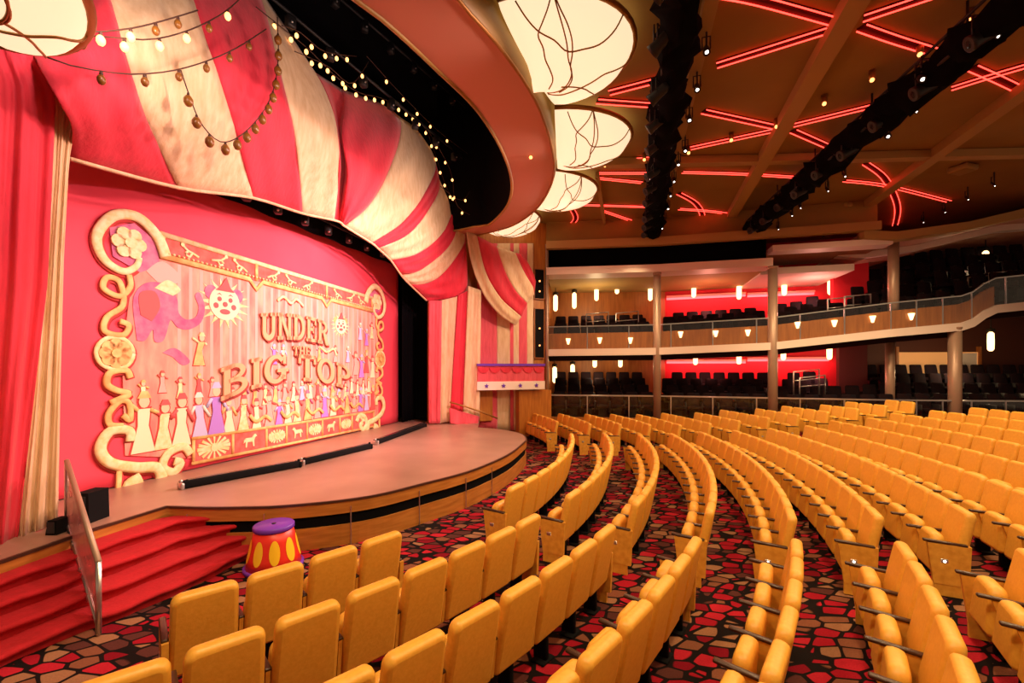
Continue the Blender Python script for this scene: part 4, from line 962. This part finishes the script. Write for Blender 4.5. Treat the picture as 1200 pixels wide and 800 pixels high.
# ================================================================ festoon bulbs
def festoon(path, nb, label, lit=True, drop_=.10, r=.05, mapper=None):
    P = resample(smoothcurve(path, 6), max(nb*3, 12)); t = thing('festoon_string', P[0], label, 'string lights', 'festoon strings')
    q = MB(); q.tube(P, .010, 5); q.build('wire', M['wire'], t)
    B = resample(P, nb+2)[1:-1]
    for k, p in enumerate(B):
        on = lit if isinstance(lit, bool) else lit(k)
        q = MB(); q.lathe([(.014, 0), (.022, -.03), (.022, -.07)], p, 8); s_ = q.build('socket', M['wire'], t)
        q = MB(); c = p+Vector((0, 0, -.07-r*.9)); q.ball(c, r, 10, 0, 1.35); q.build('bulb', M['bulb'] if on else M['bulboff_shadow'], s_)
    return t
va = lambda pts, off: [UA(u, v, off) for u, v in pts]
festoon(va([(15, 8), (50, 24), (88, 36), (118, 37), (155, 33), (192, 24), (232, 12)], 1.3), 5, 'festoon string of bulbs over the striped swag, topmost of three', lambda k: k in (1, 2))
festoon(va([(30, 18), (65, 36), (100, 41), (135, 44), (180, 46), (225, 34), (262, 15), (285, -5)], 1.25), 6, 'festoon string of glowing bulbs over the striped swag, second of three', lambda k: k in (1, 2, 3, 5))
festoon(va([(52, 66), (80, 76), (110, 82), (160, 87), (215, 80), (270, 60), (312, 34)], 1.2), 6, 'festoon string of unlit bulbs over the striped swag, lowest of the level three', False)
festoon(va([(212, 82), (222, 112), (236, 145), (258, 166), (280, 160), (303, 138), (319, 110), (326, 70), (325, 20)], 1.05), 14, 'looped festoon string of dark bulbs standing in for bulb shadows on the striped swag', False, r=.07)  # dark bulbs take the place of bulb shadows on the cloth
edge_top = [(300, 12), (335, 40), (362, 62), (392, 92), (420, 112), (450, 120), (478, 136), (500, 158), (520, 215), (528, 232), (545, 252), (575, 262)]
festoon([UAB(u, v-4, .25) for u, v in edge_top], 24, 'festoon string of bright bulbs along the gathered top of the striped swag', True, r=.045)
for k, pp in enumerate(([(330, 30), (352, 38), (380, 60), (418, 66)], [(345, 60), (385, 78), (412, 98), (432, 72)], [(430, 66), (470, 110), (512, 152), (548, 180)], [(500, 150), (528, 200), (535, 240), (560, 256)], [(516, 218), (540, 235), (552, 222), (582, 175)])):
    festoon([UAB(u, v, .9) for u, v in pp], 5, 'short string of lit bulbs in the dark opening above the swag, %s from the top' % ORD[k], True, r=.04)
# dark pipes with lamps in the opening
for k, (a, b) in enumerate((((250, -60), (560, 200)), ((330, -60), (575, 150)))):
    A, B = UAB(*a, -.4 if k else -.1), UAB(*b, -.4 if k else -.1); t = thing('lighting_pipe', (A+B)/2, 'dark lighting pipe inside the opening above the swag, %s' % ('upper one' if k else 'lower one'), 'lighting pipe')
    q = MB(); q.tube([A, B], .04, 6); q.build('pipe', M['dark'], t)
    for j in range(9):
        p = A.lerp(B, (j+.5)/9)-Vector((0, 0, .2)); q = MB(); q.box(p, (.2, .2, .28), rotz(j), 0, .03, 1); lc = q.build('lamp_can', M['dark'], t)
        q = MB(); q.ball(p+Vector((.1, -.12, -.08)), .03, 6); q.build('reflector', M['steel'], lc)
# small stage lamps on the wing pipe between drop and swag
t = thing('border_pipe', PA(7, -.6, 6.7), 'dark pipe of small lamps between the painted drop and the swag', 'lighting pipe')
q = MB(); q.tube([PA(3, -.6, 7.05), PA(12.6, -.6, 6.85)], .035, 6); q.build('pipe', M['dark'], t)
for j in range(10):
    p = PA(3.6+.9*j, -.6, 6.75); q = MB(); q.box(p, (.18, .2, .24), rotz(.3), 0, .03, 1); lc = q.build('lamp_can', M['dark'], t); q = MB(); q.ball(p+Vector((.06, -.11, -.06)), .035, 6); q.build('lens', M['steel'], lc)
for s_, z0, z1 in ((11.15, .75, 7.4),):
    t = thing('wing_masking', PA(s_+.9, -1.0, ZS), 'tall black masking curtain in the wing beside the painted drop', 'curtain'); q = MB(); rows_ = [[PA(11.0+1.9*i/40, -1.05+.06*math.sin(i*1.2), lerp(z0+.02, z1, j/6)) for i in range(41)] for j in range(7)]
    q.sheet(rows_, thick=Vector((.02, -.01, 0))); q.build('masking_cloth', M['black'], t)
q = MB(); q.sheet([[PA(lerp(-2.2, 12.8, i/60), -.85+.05*math.sin(i*1.1), z) for i in range(61)] for z in (6.62, 9.6)], thick=PA(0, -.03, 0)-PA(0, 0, 0))
t = thing('black_border', PA(5, -.85, 7), 'black border cloth hanging above the painted drop', 'curtain'); q.build('border_cloth', M['black'], t)
# ================================================================ balconies along the side and back of the hall
def offq(d):
    out = []
    for i, p in enumerate(Q):
        a, b = Q[max(0, i-1)], Q[min(len(Q)-1, i+1)]; t = (b-a).normalized(); out.append(p+Vector((-t.y, t.x))*d)
    return out
def offl_(pts, d):
    out = []
    for i, p in enumerate(pts):
        a, b = pts[max(0, i-1)], pts[min(len(pts)-1, i+1)]; t = (b-a).normalized(); out.append(p+Vector((-t.y, t.x))*d)
    return out
V3 = lambda p, z: Vector((p.x, p.y, z))
ZL1 = .74                                              # lower balcony floor
zs = lambda u, v, p: EYE+(V0-v)/F*p.y                 # height of a pixel row at a plan point
def sub(pts, n=6):
    out = []
    for a, b in zip(pts, pts[1:]): out += [a.lerp(b, k/n) for k in range(n)]
    return out+[pts[-1]]
QS = sub(Q, 8)
# ---- lower balcony
lb = thing('lower_balcony', V3(Q[2], ZL1), 'lower balcony with glass front, behind the amber seats', 'balcony')
def strip(pts, d0, d1, z0, z1, name, m, parent):
    A, B = offl_(pts, d0), offl_(pts, d1); z0f = z0 if callable(z0) else (lambda i: z0); z1f = z1 if callable(z1) else (lambda i: z1); q = MB(); n = len(pts)
    v = [];
    for i in range(n): v += [V3(A[i], z0f(i)), V3(A[i], z1f(i)), V3(B[i], z1f(i)), V3(B[i], z0f(i))]
    f = []
    for i in range(n-1):
        k = i*4
        for j in range(4): f.append([k+j, k+(j+1) % 4, k+4+(j+1) % 4, k+4+j])
    f += [[0, 1, 2, 3], [(n-1)*4+3, (n-1)*4+2, (n-1)*4+1, (n-1)*4]]
    q.add(v, f); return q.build(name, m, parent)
strip(QS, 0, .12, 0, ZL1+.06, 'front_wall', M['darkwood'], lb)
strip(QS, .1, 6.5, ZL1-.12, ZL1, 'deck', M['greyfloor'], lb)
strip(QS, .04, .055, ZL1+.1, 1.68, 'glass_front', M['glass'], lb)
strip(QS, .02, .08, 1.68, 1.73, 'handrail', M['steel'], lb)
def posts(parent, pts, ds, z0, z1, every):
    for i in range(0, len(pts), every):
        p = offl_(pts, .05)[i]; a = z0(i) if callable(z0) else z0; b = z1(i) if callable(z1) else z1
        q = MB(); q.box((p.x, p.y, (a+b)/2), (.035, .035, b-a)); q.build('rail_post', M['steel'], parent)
posts(lb, QS, .05, ZL1, 1.7, 3)
# ---- upper balcony, floor edge heights follow the photo's ramp
zp_ = [3.42, 3.46, 3.62, 4.05, 4.25, 5.0, 5.3]
def interp(arr):
    out = []
    for a, b in zip(arr, arr[1:]): out += [lerp(a, b, k/8) for k in range(8)]
    return out+[arr[-1]]
zslab = interp(zp_); i2 = 32                               # the ramp steps up beyond the fourth point
for i in range(len(zslab)):
    if i > i2:
        t = min(1, (i-i2)/3); t = t*t*(3-2*t); zslab[i] = lerp(4.25, lerp(4.75, 5.05, (i-i2)/8), t)
ub = thing('upper_balcony', V3(Q[2], 3.5), 'upper balcony with pale slab edge and brown lamp-lit front', 'balcony')
strip(QS, -.08, .25, lambda i: zslab[i]-.08, lambda i: zslab[i]+.20, 'slab_edge', M['slab'], ub)
strip(QS, .2, 6.5, lambda i: zslab[i]-.02, lambda i: zslab[i]+.14, 'slab', M['beam'], ub)
PF = QS[:36]
strip(PF, .05, .16, lambda i: zslab[i]+.2, lambda i: zslab[i]+.86, 'front_panel', M['darkwood'], ub)
strip(QS, .0, .015, lambda i: zslab[i]+.2, lambda i: zslab[i]+1.12, 'glass_front', M['glass'], ub)
strip(QS, -.02, .04, lambda i: zslab[i]+1.12, lambda i: zslab[i]+1.16, 'handrail', M['steel'], ub)
posts(ub, QS, .0, lambda i: zslab[i]+.2, lambda i: zslab[i]+1.14, 3)
lampu = [(666, 400), (702, 399), (739, 399), (797, 392), (838, 391), (876, 390), (934, 381), (978, 379), (1022, 374), (1068, 371)]
for u, v in lampu:
    # walk the front to the point on this bearing
    best = min(range(len(QS)*10-10), key=lambda k: abs(600+F*(lambda p: p.x/p.y)(QS[k//10].lerp(QS[k//10+1], (k % 10)/10))-u)); p = QS[best//10].lerp(QS[best//10+1], (best % 10)/10); z = zs(u, v, p)
    q = MB(); q.lathe([(.035, -.12), (.10, .12)], (p.x, p.y-.0, z), 12); q.build('front_lamp', M['sconce'], ub)
# ---- canopy slab above the upper balcony
cn = thing('canopy', V3(Q[1], 7), 'pale canopy slab over the upper balcony seats', 'canopy')
strip(QS[:17], -.15, .9, 6.72, 7.02, 'canopy_edge', M['slab'], cn)
strip(QS[:17], .9, 6.5, 6.8, 7.0, 'canopy_soffit', M['beam'], cn)
strip(QS[:17], .75, .85, 7.0, ZC, 'gap_shade_sheet', M['black'], None)['kind'] = 'structure'  # black sheet added to darken the gap above the canopy
rcn = thing('upper_canopy', V3(Q[3], 7), 'stepped pale canopy over the middle of the upper balcony', 'canopy')
strip(QS[16:25], -.1, .6, 7.28, 7.5, 'canopy_edge', M['slab'], rcn); strip(QS[16:25], .5, 3.2, 7.38, 7.5, 'recess_soffit', M['soffit'], rcn)
strip(QS[16:24], 1.6, 6.0, 6.72, 6.98, 'lower_soffit', M['slab'], rcn)
# ceiling edge beam following the fronts
strip(QS[:24], -.4, -.1, 7.75, 8.05, 'trim_6', M['beam'], None)['kind'] = 'structure'
strip(QS[:24], -.12, .1, 8.05, ZC+.05, 'trim_7', M['ceiling'], None)['kind'] = 'structure'
rb = interp([8.0, 8.0, 8.0, 7.5, 7.75, 8.45, 8.8])
o_ = strip(QS[22:], -.3, .2, lambda i: rb[i+22]-.12, lambda i: rb[i+22]+.16, 'trim_8', M['beam'], None); o_['kind'] = 'structure'
o_ = strip(QS[22:], .2, 1.8, lambda i: rb[i+22]-.05, lambda i: rb[i+22]+.1, 'trim_9', M['soffit'], None); o_['kind'] = 'structure'
o_ = strip(QS[22:], 1.8, 2.2, lambda i: rb[i+22]-.28, lambda i: rb[i+22]+.05, 'trim_10', M['slab'], None); o_['kind'] = 'structure'
o_ = strip(QS[22:], 2.2, 7, lambda i: rb[i+22]-.3, lambda i: rb[i+22]-.15, 'ceiling_balcony', M['soffit'], None); o_['kind'] = 'structure'
# ---- back walls
def wseg(a, b, z0, z1, name, m, th=.1):
    q = MB(); t = (b-a).normalized(); n_ = Vector((-t.y, t.x))*th; q.slab([a, b, b+n_, a+n_], z0, z1); return struct(name, q, m)
BK = offl_(Q, 5.2)
W0 = Vector((1.2, 18.7)); W1 = Vector((2.2, 23.6)); W2 = Vector((8.0, 23.2)); W3 = Vector((11.6, 21.9)); W4 = Vector((16.0, 20.6)); W5 = Vector((27.5, 19.4))
wseg(W0, W1, 0, 9, 'wall_balcony_end', M['darkwood'], .12)
wseg(W1, W2, 0, 9, 'wall_balcony_wood', M['darkwood'])
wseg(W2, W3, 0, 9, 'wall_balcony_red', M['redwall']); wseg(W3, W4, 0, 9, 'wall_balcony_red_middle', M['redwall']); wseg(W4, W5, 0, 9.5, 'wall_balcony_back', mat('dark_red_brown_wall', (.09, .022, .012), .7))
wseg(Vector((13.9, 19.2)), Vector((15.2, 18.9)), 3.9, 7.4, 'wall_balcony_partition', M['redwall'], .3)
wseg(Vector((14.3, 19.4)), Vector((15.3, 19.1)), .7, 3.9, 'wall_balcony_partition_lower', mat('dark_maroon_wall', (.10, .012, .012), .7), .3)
# coves: glowing strip at the top of the red walls
def cove(a, b, z, label):
    t = thing('cove_light', V3((a+b)/2, z), label, 'cove light'); d_ = (b-a).normalized(); n_ = Vector((d_.y, -d_.x))
    q = MB(); q.slab([a+n_*.12, b+n_*.12, b+n_*.02, a+n_*.02], z, z+.10); q.build('light_strip', M['cove'], t)
    q = MB(); q.slab([a+n_*.22, b+n_*.22, b+n_*.02, a+n_*.02], z+.11, z+.2); q.build('pelmet', M['soffit'], t)
wseg(Vector((26.5, 20)), Vector((26.5, 7)), 0, 9, 'wall_right', M['darkwood'])
cove(W2.lerp(W3, .02), W2.lerp(W3, .98), 6.35, 'red glowing cove over the upper red wall, by the wood bay'); cove(W3.lerp(W4, .0), W3.lerp(W4, .62), 6.3, 'red glowing cove over the upper red wall, in the middle bay')
cove(W2.lerp(W3, .02), W2.lerp(W3, .98), 3.05, 'red glowing cove over the lower red wall, by the wood bay'); cove(W3.lerp(W4, .0), W3.lerp(W4, .75), 3.15, 'red glowing cove over the lower red wall, in the middle bay')
# lobby wall behind the lower balcony; its glow stands for light on it
t = thing('lobby_doorway', Vector((19.2, 20.2, 2.2)), 'warm glowing lobby opening behind the lower balcony seats', 'doorway')
q = MB(); q.slab([(17.6, 20.25), (21.0, 20.0), (21.0, 20.1), (17.6, 20.35)], 2.2, 3.55); q.build('glow_panel', mat('glowing_lobby_wall', (.70, .32, .10), .6, emit=((1, .45, .14), .28)), t)
q = MB(); q.slab([(19.75, 20.05), (20.9, 19.96), (20.9, 19.99), (19.75, 20.08)], 2.3, 3.5); q.build('pale_screen', M['white'], t)
q = MB(); q.slab([(17.5, 20.2), (17.6, 20.18), (17.6, 20.36), (17.5, 20.38)], .8, 3.8); q.slab([(21.0, 19.95), (21.1, 19.93), (21.1, 20.1), (21.0, 20.12)], .8, 3.8); q.build('door_jamb', M['darkwood'], t)
# columns
for k, (u, za, zb, r, d_, lab) in enumerate(((770, 0, 6.72, .15, .05, 'bronze column between the wood bay and the first red bay'), (905.5, 0, 6.72, .17, .05, 'bronze column between the two red bays'), (1047, 4.2, 7.6, .17, .45, 'bronze column rising from the upper balcony front'), (1043, .5, 4.1, .15, 1.0, 'bronze column standing on the lower balcony, farther of two'), (1119, 0, 4.3, .19, .1, 'thick bronze column under the upper balcony beside the amber seats'), (641, 0, 8.0, .07, -.05, 'slim bronze post between the wood wall and the first bay'))):
    best = min(range(len(QS)-1), key=lambda i: abs(600+F*QS[i].x/QS[i].y-u)); a, b = QS[best], QS[min(best+1, len(QS)-1)]
    y = front_y(UY(u, 400, QS[best].y).x)+d_; x = (u-600)/F*y
    t = thing('column', (x, y, za), lab, 'column'); t['kind'] = 'structure'
    q = MB(); q.lathe([(r, za), (r, zb)], (x, y, 0), 18); q.build('shaft', M['column'], t); q = MB(); q.lathe([(r*1.25, za), (r*1.25, za+.1), (r*1.05, za+.16)], (x, y, 0), 18); q.build('column_base', M['dark'], t)
    q = MB(); q.lathe([(r*1.02, zb-.1), (r*1.15, zb-.06), (r*1.15, zb)], (x, y, 0), 18); q.build('capital', M['column'], t)
# pendants
pend = [(651, 355, 22.0, 'wood bay', 1), (673, 352, 22.4, 'wood bay', 1), (699, 343, 22.6, 'wood bay', 1), (723, 335, 22.6, 'wood bay', 1), (762, 343, 22.4, 'wood bay', 1), (650, 439, 22.0, 'wood bay', 0), (671, 436, 22.4, 'wood bay', 0), (697, 421, 22.4, 'wood bay', 0), (727, 421, 22.6, 'wood bay', 0),
        (813, 339, 22.2, 'first red bay', 1), (866, 341, 21.6, 'first red bay', 1), (815, 418, 22.2, 'first red bay', 0), (866, 417, 21.6, 'first red bay', 0), (919, 336, 20.9, 'second red bay', 1), (973, 335, 20.3, 'second red bay', 1), (918, 412, 20.9, 'second red bay', 0), (972, 411, 20.3, 'second red bay', 0), (1155, 305, 18.5, 'back bay', 1), (1161, 400, 18.4, 'back bay', 0)]
cnt = {}
for u, v, y, bay, up in pend:
    p = UY(u, v, y); key = (bay, up); cnt[key] = cnt.get(key, -1)+1
    t = thing('pendant_lamp', p, 'glowing tube lamp in the %s of the %s balcony, %s along' % (bay, 'upper' if up else 'lower', ORD[cnt[key]]), 'lamp', 'balcony tube lamps')
    q = MB(); q.lathe([(.05, -.40), (.105, -.33), (.115, 0), (.105, .33), (.05, .40)], p, 12); q.build('glass_tube', M['sconce'], t)
    q = MB(); q.lathe([(.14, .40), (.14, .52), (.05, .56)], p, 12); q.tube([p+Vector((0, 0, .55)), p+Vector((0, 0, 1.0))], .02, 5); q.build('cap', M['dark'], t)
# ---- balcony seats
def bseat_proto():
    e = bpy.data.objects.new('balcony_seat', None); C.objects.link(e); e['_local'] = 1
    b = MB(); b.box((0, -.03, .68), (.5, .10, .62), Matrix.Rotation(.17, 3, 'X'), 0, .05, 2, (.9, .8)); b.build('backrest', M['balconyseat'], e)
    c = MB(); c.box((0, .22, .44), (.48, .42, .12), None, 0, .04, 2); c.build('seat_cushion', M['balconyseat'], e)
    c = MB(); c.box((-.27, .15, .42), (.04, .4, .45), None, 0, .01, 1); c.box((0, .1, .19), (.3, .12, .38), None, 0); c.build('arm_support', M['dark'], e)
    return e
bp = bseat_proto(); first = [True]
def put_b(x, y, z, rz, label, group):
    o = bp if first[0] else copy_tree(bp); first[0] = False; o.location = (x, y, z); o.rotation_euler = (0, 0, rz); o.scale = (1.08, 1.08, 1.12); tag(o, label, 'seat', group)
def tiers(parent_name, level, floor_fn, rowsd, step):
    fullname = 'lower' if level == 0 else 'upper'
    stp = lambda i: step[0] if i < 20 else lerp(step[0], step[1], min(1, (i-20)/9))
    for r, d_ in enumerate(rowsd):
        L = offl_(QS, d_); tot = [0]
        for a, b in zip(L, L[1:]): tot.append(tot[-1]+(b-a).length)
        n = int(tot[-1]/.62); dk = MB()
        A, B = offl_(QS, d_-.38), offl_(QS, d_+.62)
        zz = [floor_fn(i)+stp(i)*(r+1) for i in range(len(QS))]
        k2 = 0
        for k in range(n):
            l = .5+k*.62; i = 0
            while i < len(tot)-2 and tot[i+1] < l: i += 1
            if l > tot[-1]: break
            t = (l-tot[i])/(tot[i+1]-tot[i]); p = L[i].lerp(L[i+1], t); dd = (L[i+1]-L[i]).normalized(); u = 600+F*p.x/p.y
            if u > 1207: continue
            if 895 < u < 915 or 760 < u < 780 or (13.5 < p.x < 15.6 and p.y > 18.45): continue
            z = lerp(zz[i], zz[i+1], t)
            bay = 'wood bay' if u < 770 else 'first red bay' if u < 905 else 'second red bay' if u < 1045 else 'back bay'
            kk = counts.get((level, r, bay), 0); counts[(level, r, bay)] = kk+1
            put_b(p.x, p.y, z, math.atan2(dd.y, dd.x)+PI, 'dark %s balcony seat, %s row, %s along in the %s' % (fullname, ('front', 'second', 'third', 'fourth')[r], ORD[kk % 39], bay), 'dark seats of the %s balcony' % fullname)
        v = []
        strip(QS, d_-.4, d_+.6, lambda i: zz[i]-stp(i)-.1, lambda i: zz[i], 'tier_step', M['greyfloor'], ub if level else lb)
counts = {}
tiers('lower', 0, lambda i: ZL1-.3, (.9, 1.85, 2.8, 3.75), (.27, .36))
tiers('upper', 1, lambda i: zslab[i]-.18, (.8, 1.7, 2.6, 3.5), (.26, .50))
# stair rails between the tiers
for k, (u, v, y) in enumerate(((1005, 352, 17.2), (985, 355, 17.4), (700, 372, 20), (735, 371, 20), (945, 440, 17.4), (952, 447, 17.6), (1150, 330, 16.5), (1175, 325, 16.4))):
    p = UY(u, v, y); t = thing('aisle_rail', p-Vector((0, 0, .5)), 'short steel aisle rail, '+('upper balcony beside the red partition, higher' , 'upper balcony beside the red partition, lower', 'upper balcony in the wood bay, by the wood wall', 'upper balcony in the wood bay, by the column', 'lower balcony in the second red bay, farther', 'lower balcony in the second red bay, closer', 'upper back balcony, lower one', 'upper back balcony, higher one by the frame edge')[k], 'handrail')
    q = MB(); q.tube([p+Vector((-.5, 0, -.75)), p+Vector((-.5, 0, .15)), p+Vector((.5, .0, .25)), p+Vector((.5, 0, -.75))], .03, 8); q.build('rail_tube', M['steel'], t)
    q = MB(); q.tube([p+Vector((-.5, 0, -.2)), p+Vector((.5, 0, -.12))], .02, 6); q.build('cross_bar', M['steel'], t)

# ================================================================ light
def light(kind, loc, aim, energy, col, size=.3, spot=None, blend=.5, name='lamp'):
    l = bpy.data.lights.new(name, kind); l.energy = energy; l.color = col
    if kind == 'AREA': l.shape = 'DISK'; l.size = size
    elif kind in ('SPOT', 'POINT'): l.shadow_soft_size = size
    if kind == 'SPOT': l.spot_size = math.radians(spot); l.spot_blend = blend
    o = bpy.data.objects.new(name, l); C.objects.link(o); o.location = loc
    if aim is not None: o.rotation_euler = (Vector(aim)-Vector(loc)).to_track_quat('-Z', 'Y').to_euler()
    return o
W = bpy.data.worlds.new('open_back_fill'); bpy.context.scene.world = W; W.use_nodes = True  # ambient fill, added; enters through the hall left open behind the camera
W.node_tree.nodes['Background'].inputs[0].default_value = (1.0, .66, .40, 1); W.node_tree.nodes['Background'].inputs[1].default_value = .35
warm = (1.0, .70, .36)
# stage wash from the first truss
for f_, tgt, e in ((.18, 2.0, 3300), (.42, 5.0, 3000), (.66, 8.6, 3300)):
    p = tb.lerp(ta, f_)+Vector((-.3, 0, -.45)); light('SPOT', p, PA(tgt, -1.0, 3.0), e, (1.0, .50, .50), .15, 60, .7, 'stage_wash')
# added fill lamps without fixtures inside the ring, evening out the swag
for s_, o_, e in ((-.6, 3.0, 260), (1.6, 4.6, 270), (4.2, 5.2, 270), (6.8, 4.7, 280), (9.2, 3.6, 280)):
    light('SPOT', PA(s_, o_-.9, 7.45), PA(s_*.9+.6, .3, 8.0), e*.85, (1.0, .70, .60), .2, 125, .8, 'swag_fill')
light('SPOT', tb.lerp(ta, .8)+Vector((-.3, 0, -.4)), PA(-.5, .2, 3), 950, (1.0, .55, .5), .15, 45, .8, 'drape_wash')
light('SPOT', tb.lerp(ta, .2)+Vector((-.3, 0, -.4)), PB(2, .3, 4), 1600, (1.0, .72, .55), .15, 55, .8, 'drape_wash')
light('SPOT', tb.lerp(ta, .45)+Vector((-.3, 0, -.45)), PA(5, 2.2, .7), 1500, (1.0, .70, .56), .15, 80, .8, 'stage_floor_wash')
light('SPOT', PA(-.2, 3.4, 7.6), PA(-.3, .2, 3.0), 280, (1.0, .62, .52), .15, 80, .8, 'drape_wash')  # fill added at the ring, no fixture there, to brighten the curtain edge
# house lights on the trusses and ceiling
for x, y, e in ((4.2, 4.2, 520), (6.0, 8.5, 520), (6.6, 13.0, 520), (10.2, 5.5, 620), (10.8, 9.5, 620), (11.8, 13.0, 560), (14.5, 9, 500), (1.8, 1.2, 680), (-1.6, 2.4, 900), (6, 1.0, 420), (3.2, 15.4, 350)):
    light('SPOT', (x, y, 8.0), (x-.4, y, 0), e, warm, .3, 150, .6, 'house_downlight')
# balcony lamps
for x, y, z, e, c in ((4, 21.2, 5.6, 90, warm), (4, 21.2, 2.6, 60, warm), (9, 20.4, 5.6, 90, (1, .35, .25)), (9, 20.2, 2.7, 60, (1, .35, .25)), (13, 19, 5.8, 90, (1, .4, .3)), (13, 18.8, 2.7, 60, (1, .4, .3)), (18, 17.8, 6.6, 120, warm), (18, 17.8, 2.9, 80, warm)):
    light('POINT', (x, y, z), None, e, c, .2, name='balcony_lamp')
light('SPOT', tb.lerp(ta, .1)+Vector((0, .2, -.2)), (4.5, 18.5, 3.5), 500, warm, .2, 70, .8, 'balcony_wash')
for f_, tgt in ((.25, 8.5), (.5, 5), (.75, 1.5)): light('SPOT', tb.lerp(ta, f_)+Vector((-.3, 0, -.5)), PA(tgt, .2, 6.0), 900, (1.0, .66, .58), .15, 55, .9, 'hem_wash')
light('SPOT', td.lerp(tc_, .35)+Vector((0, 0, -.3)), (12, 16, 3.6), 700, warm, .2, 80, .8, 'balcony_wash')
for a, b, z in ((W2.lerp(W3, .02), W2.lerp(W3, .98), 6.3), (W3, W3.lerp(W4, .62), 6.25), (W2.lerp(W3, .02), W2.lerp(W3, .98), 3.0), (W3, W3.lerp(W4, .75), 3.1)):
    d_ = (b-a).normalized(); n_ = Vector((d_.y, -d_.x)); m_ = (a+b)/2+n_*.5; o = light('AREA', V3(m_, z+.1), V3(m_-n_*.4, z-1.4), 42, (1.0, .16, .16), 1, name='cove_lamp'); o.data.shape = 'RECTANGLE'; o.data.size = (b-a).length; o.data.size_y = .12
    zr = math.atan2(d_.y, d_.x); R = Matrix((V3(d_, 0), V3(n_, 0).lerp(Vector((0, 0, 1)), .55).normalized().cross(V3(d_, 0)), V3(n_, 0).lerp(Vector((0, 0, 1)), .55).normalized())).transposed(); o.rotation_euler = R.to_euler()
for o in list(bpy.data.objects):
    if '_local' in o: del o['_local']
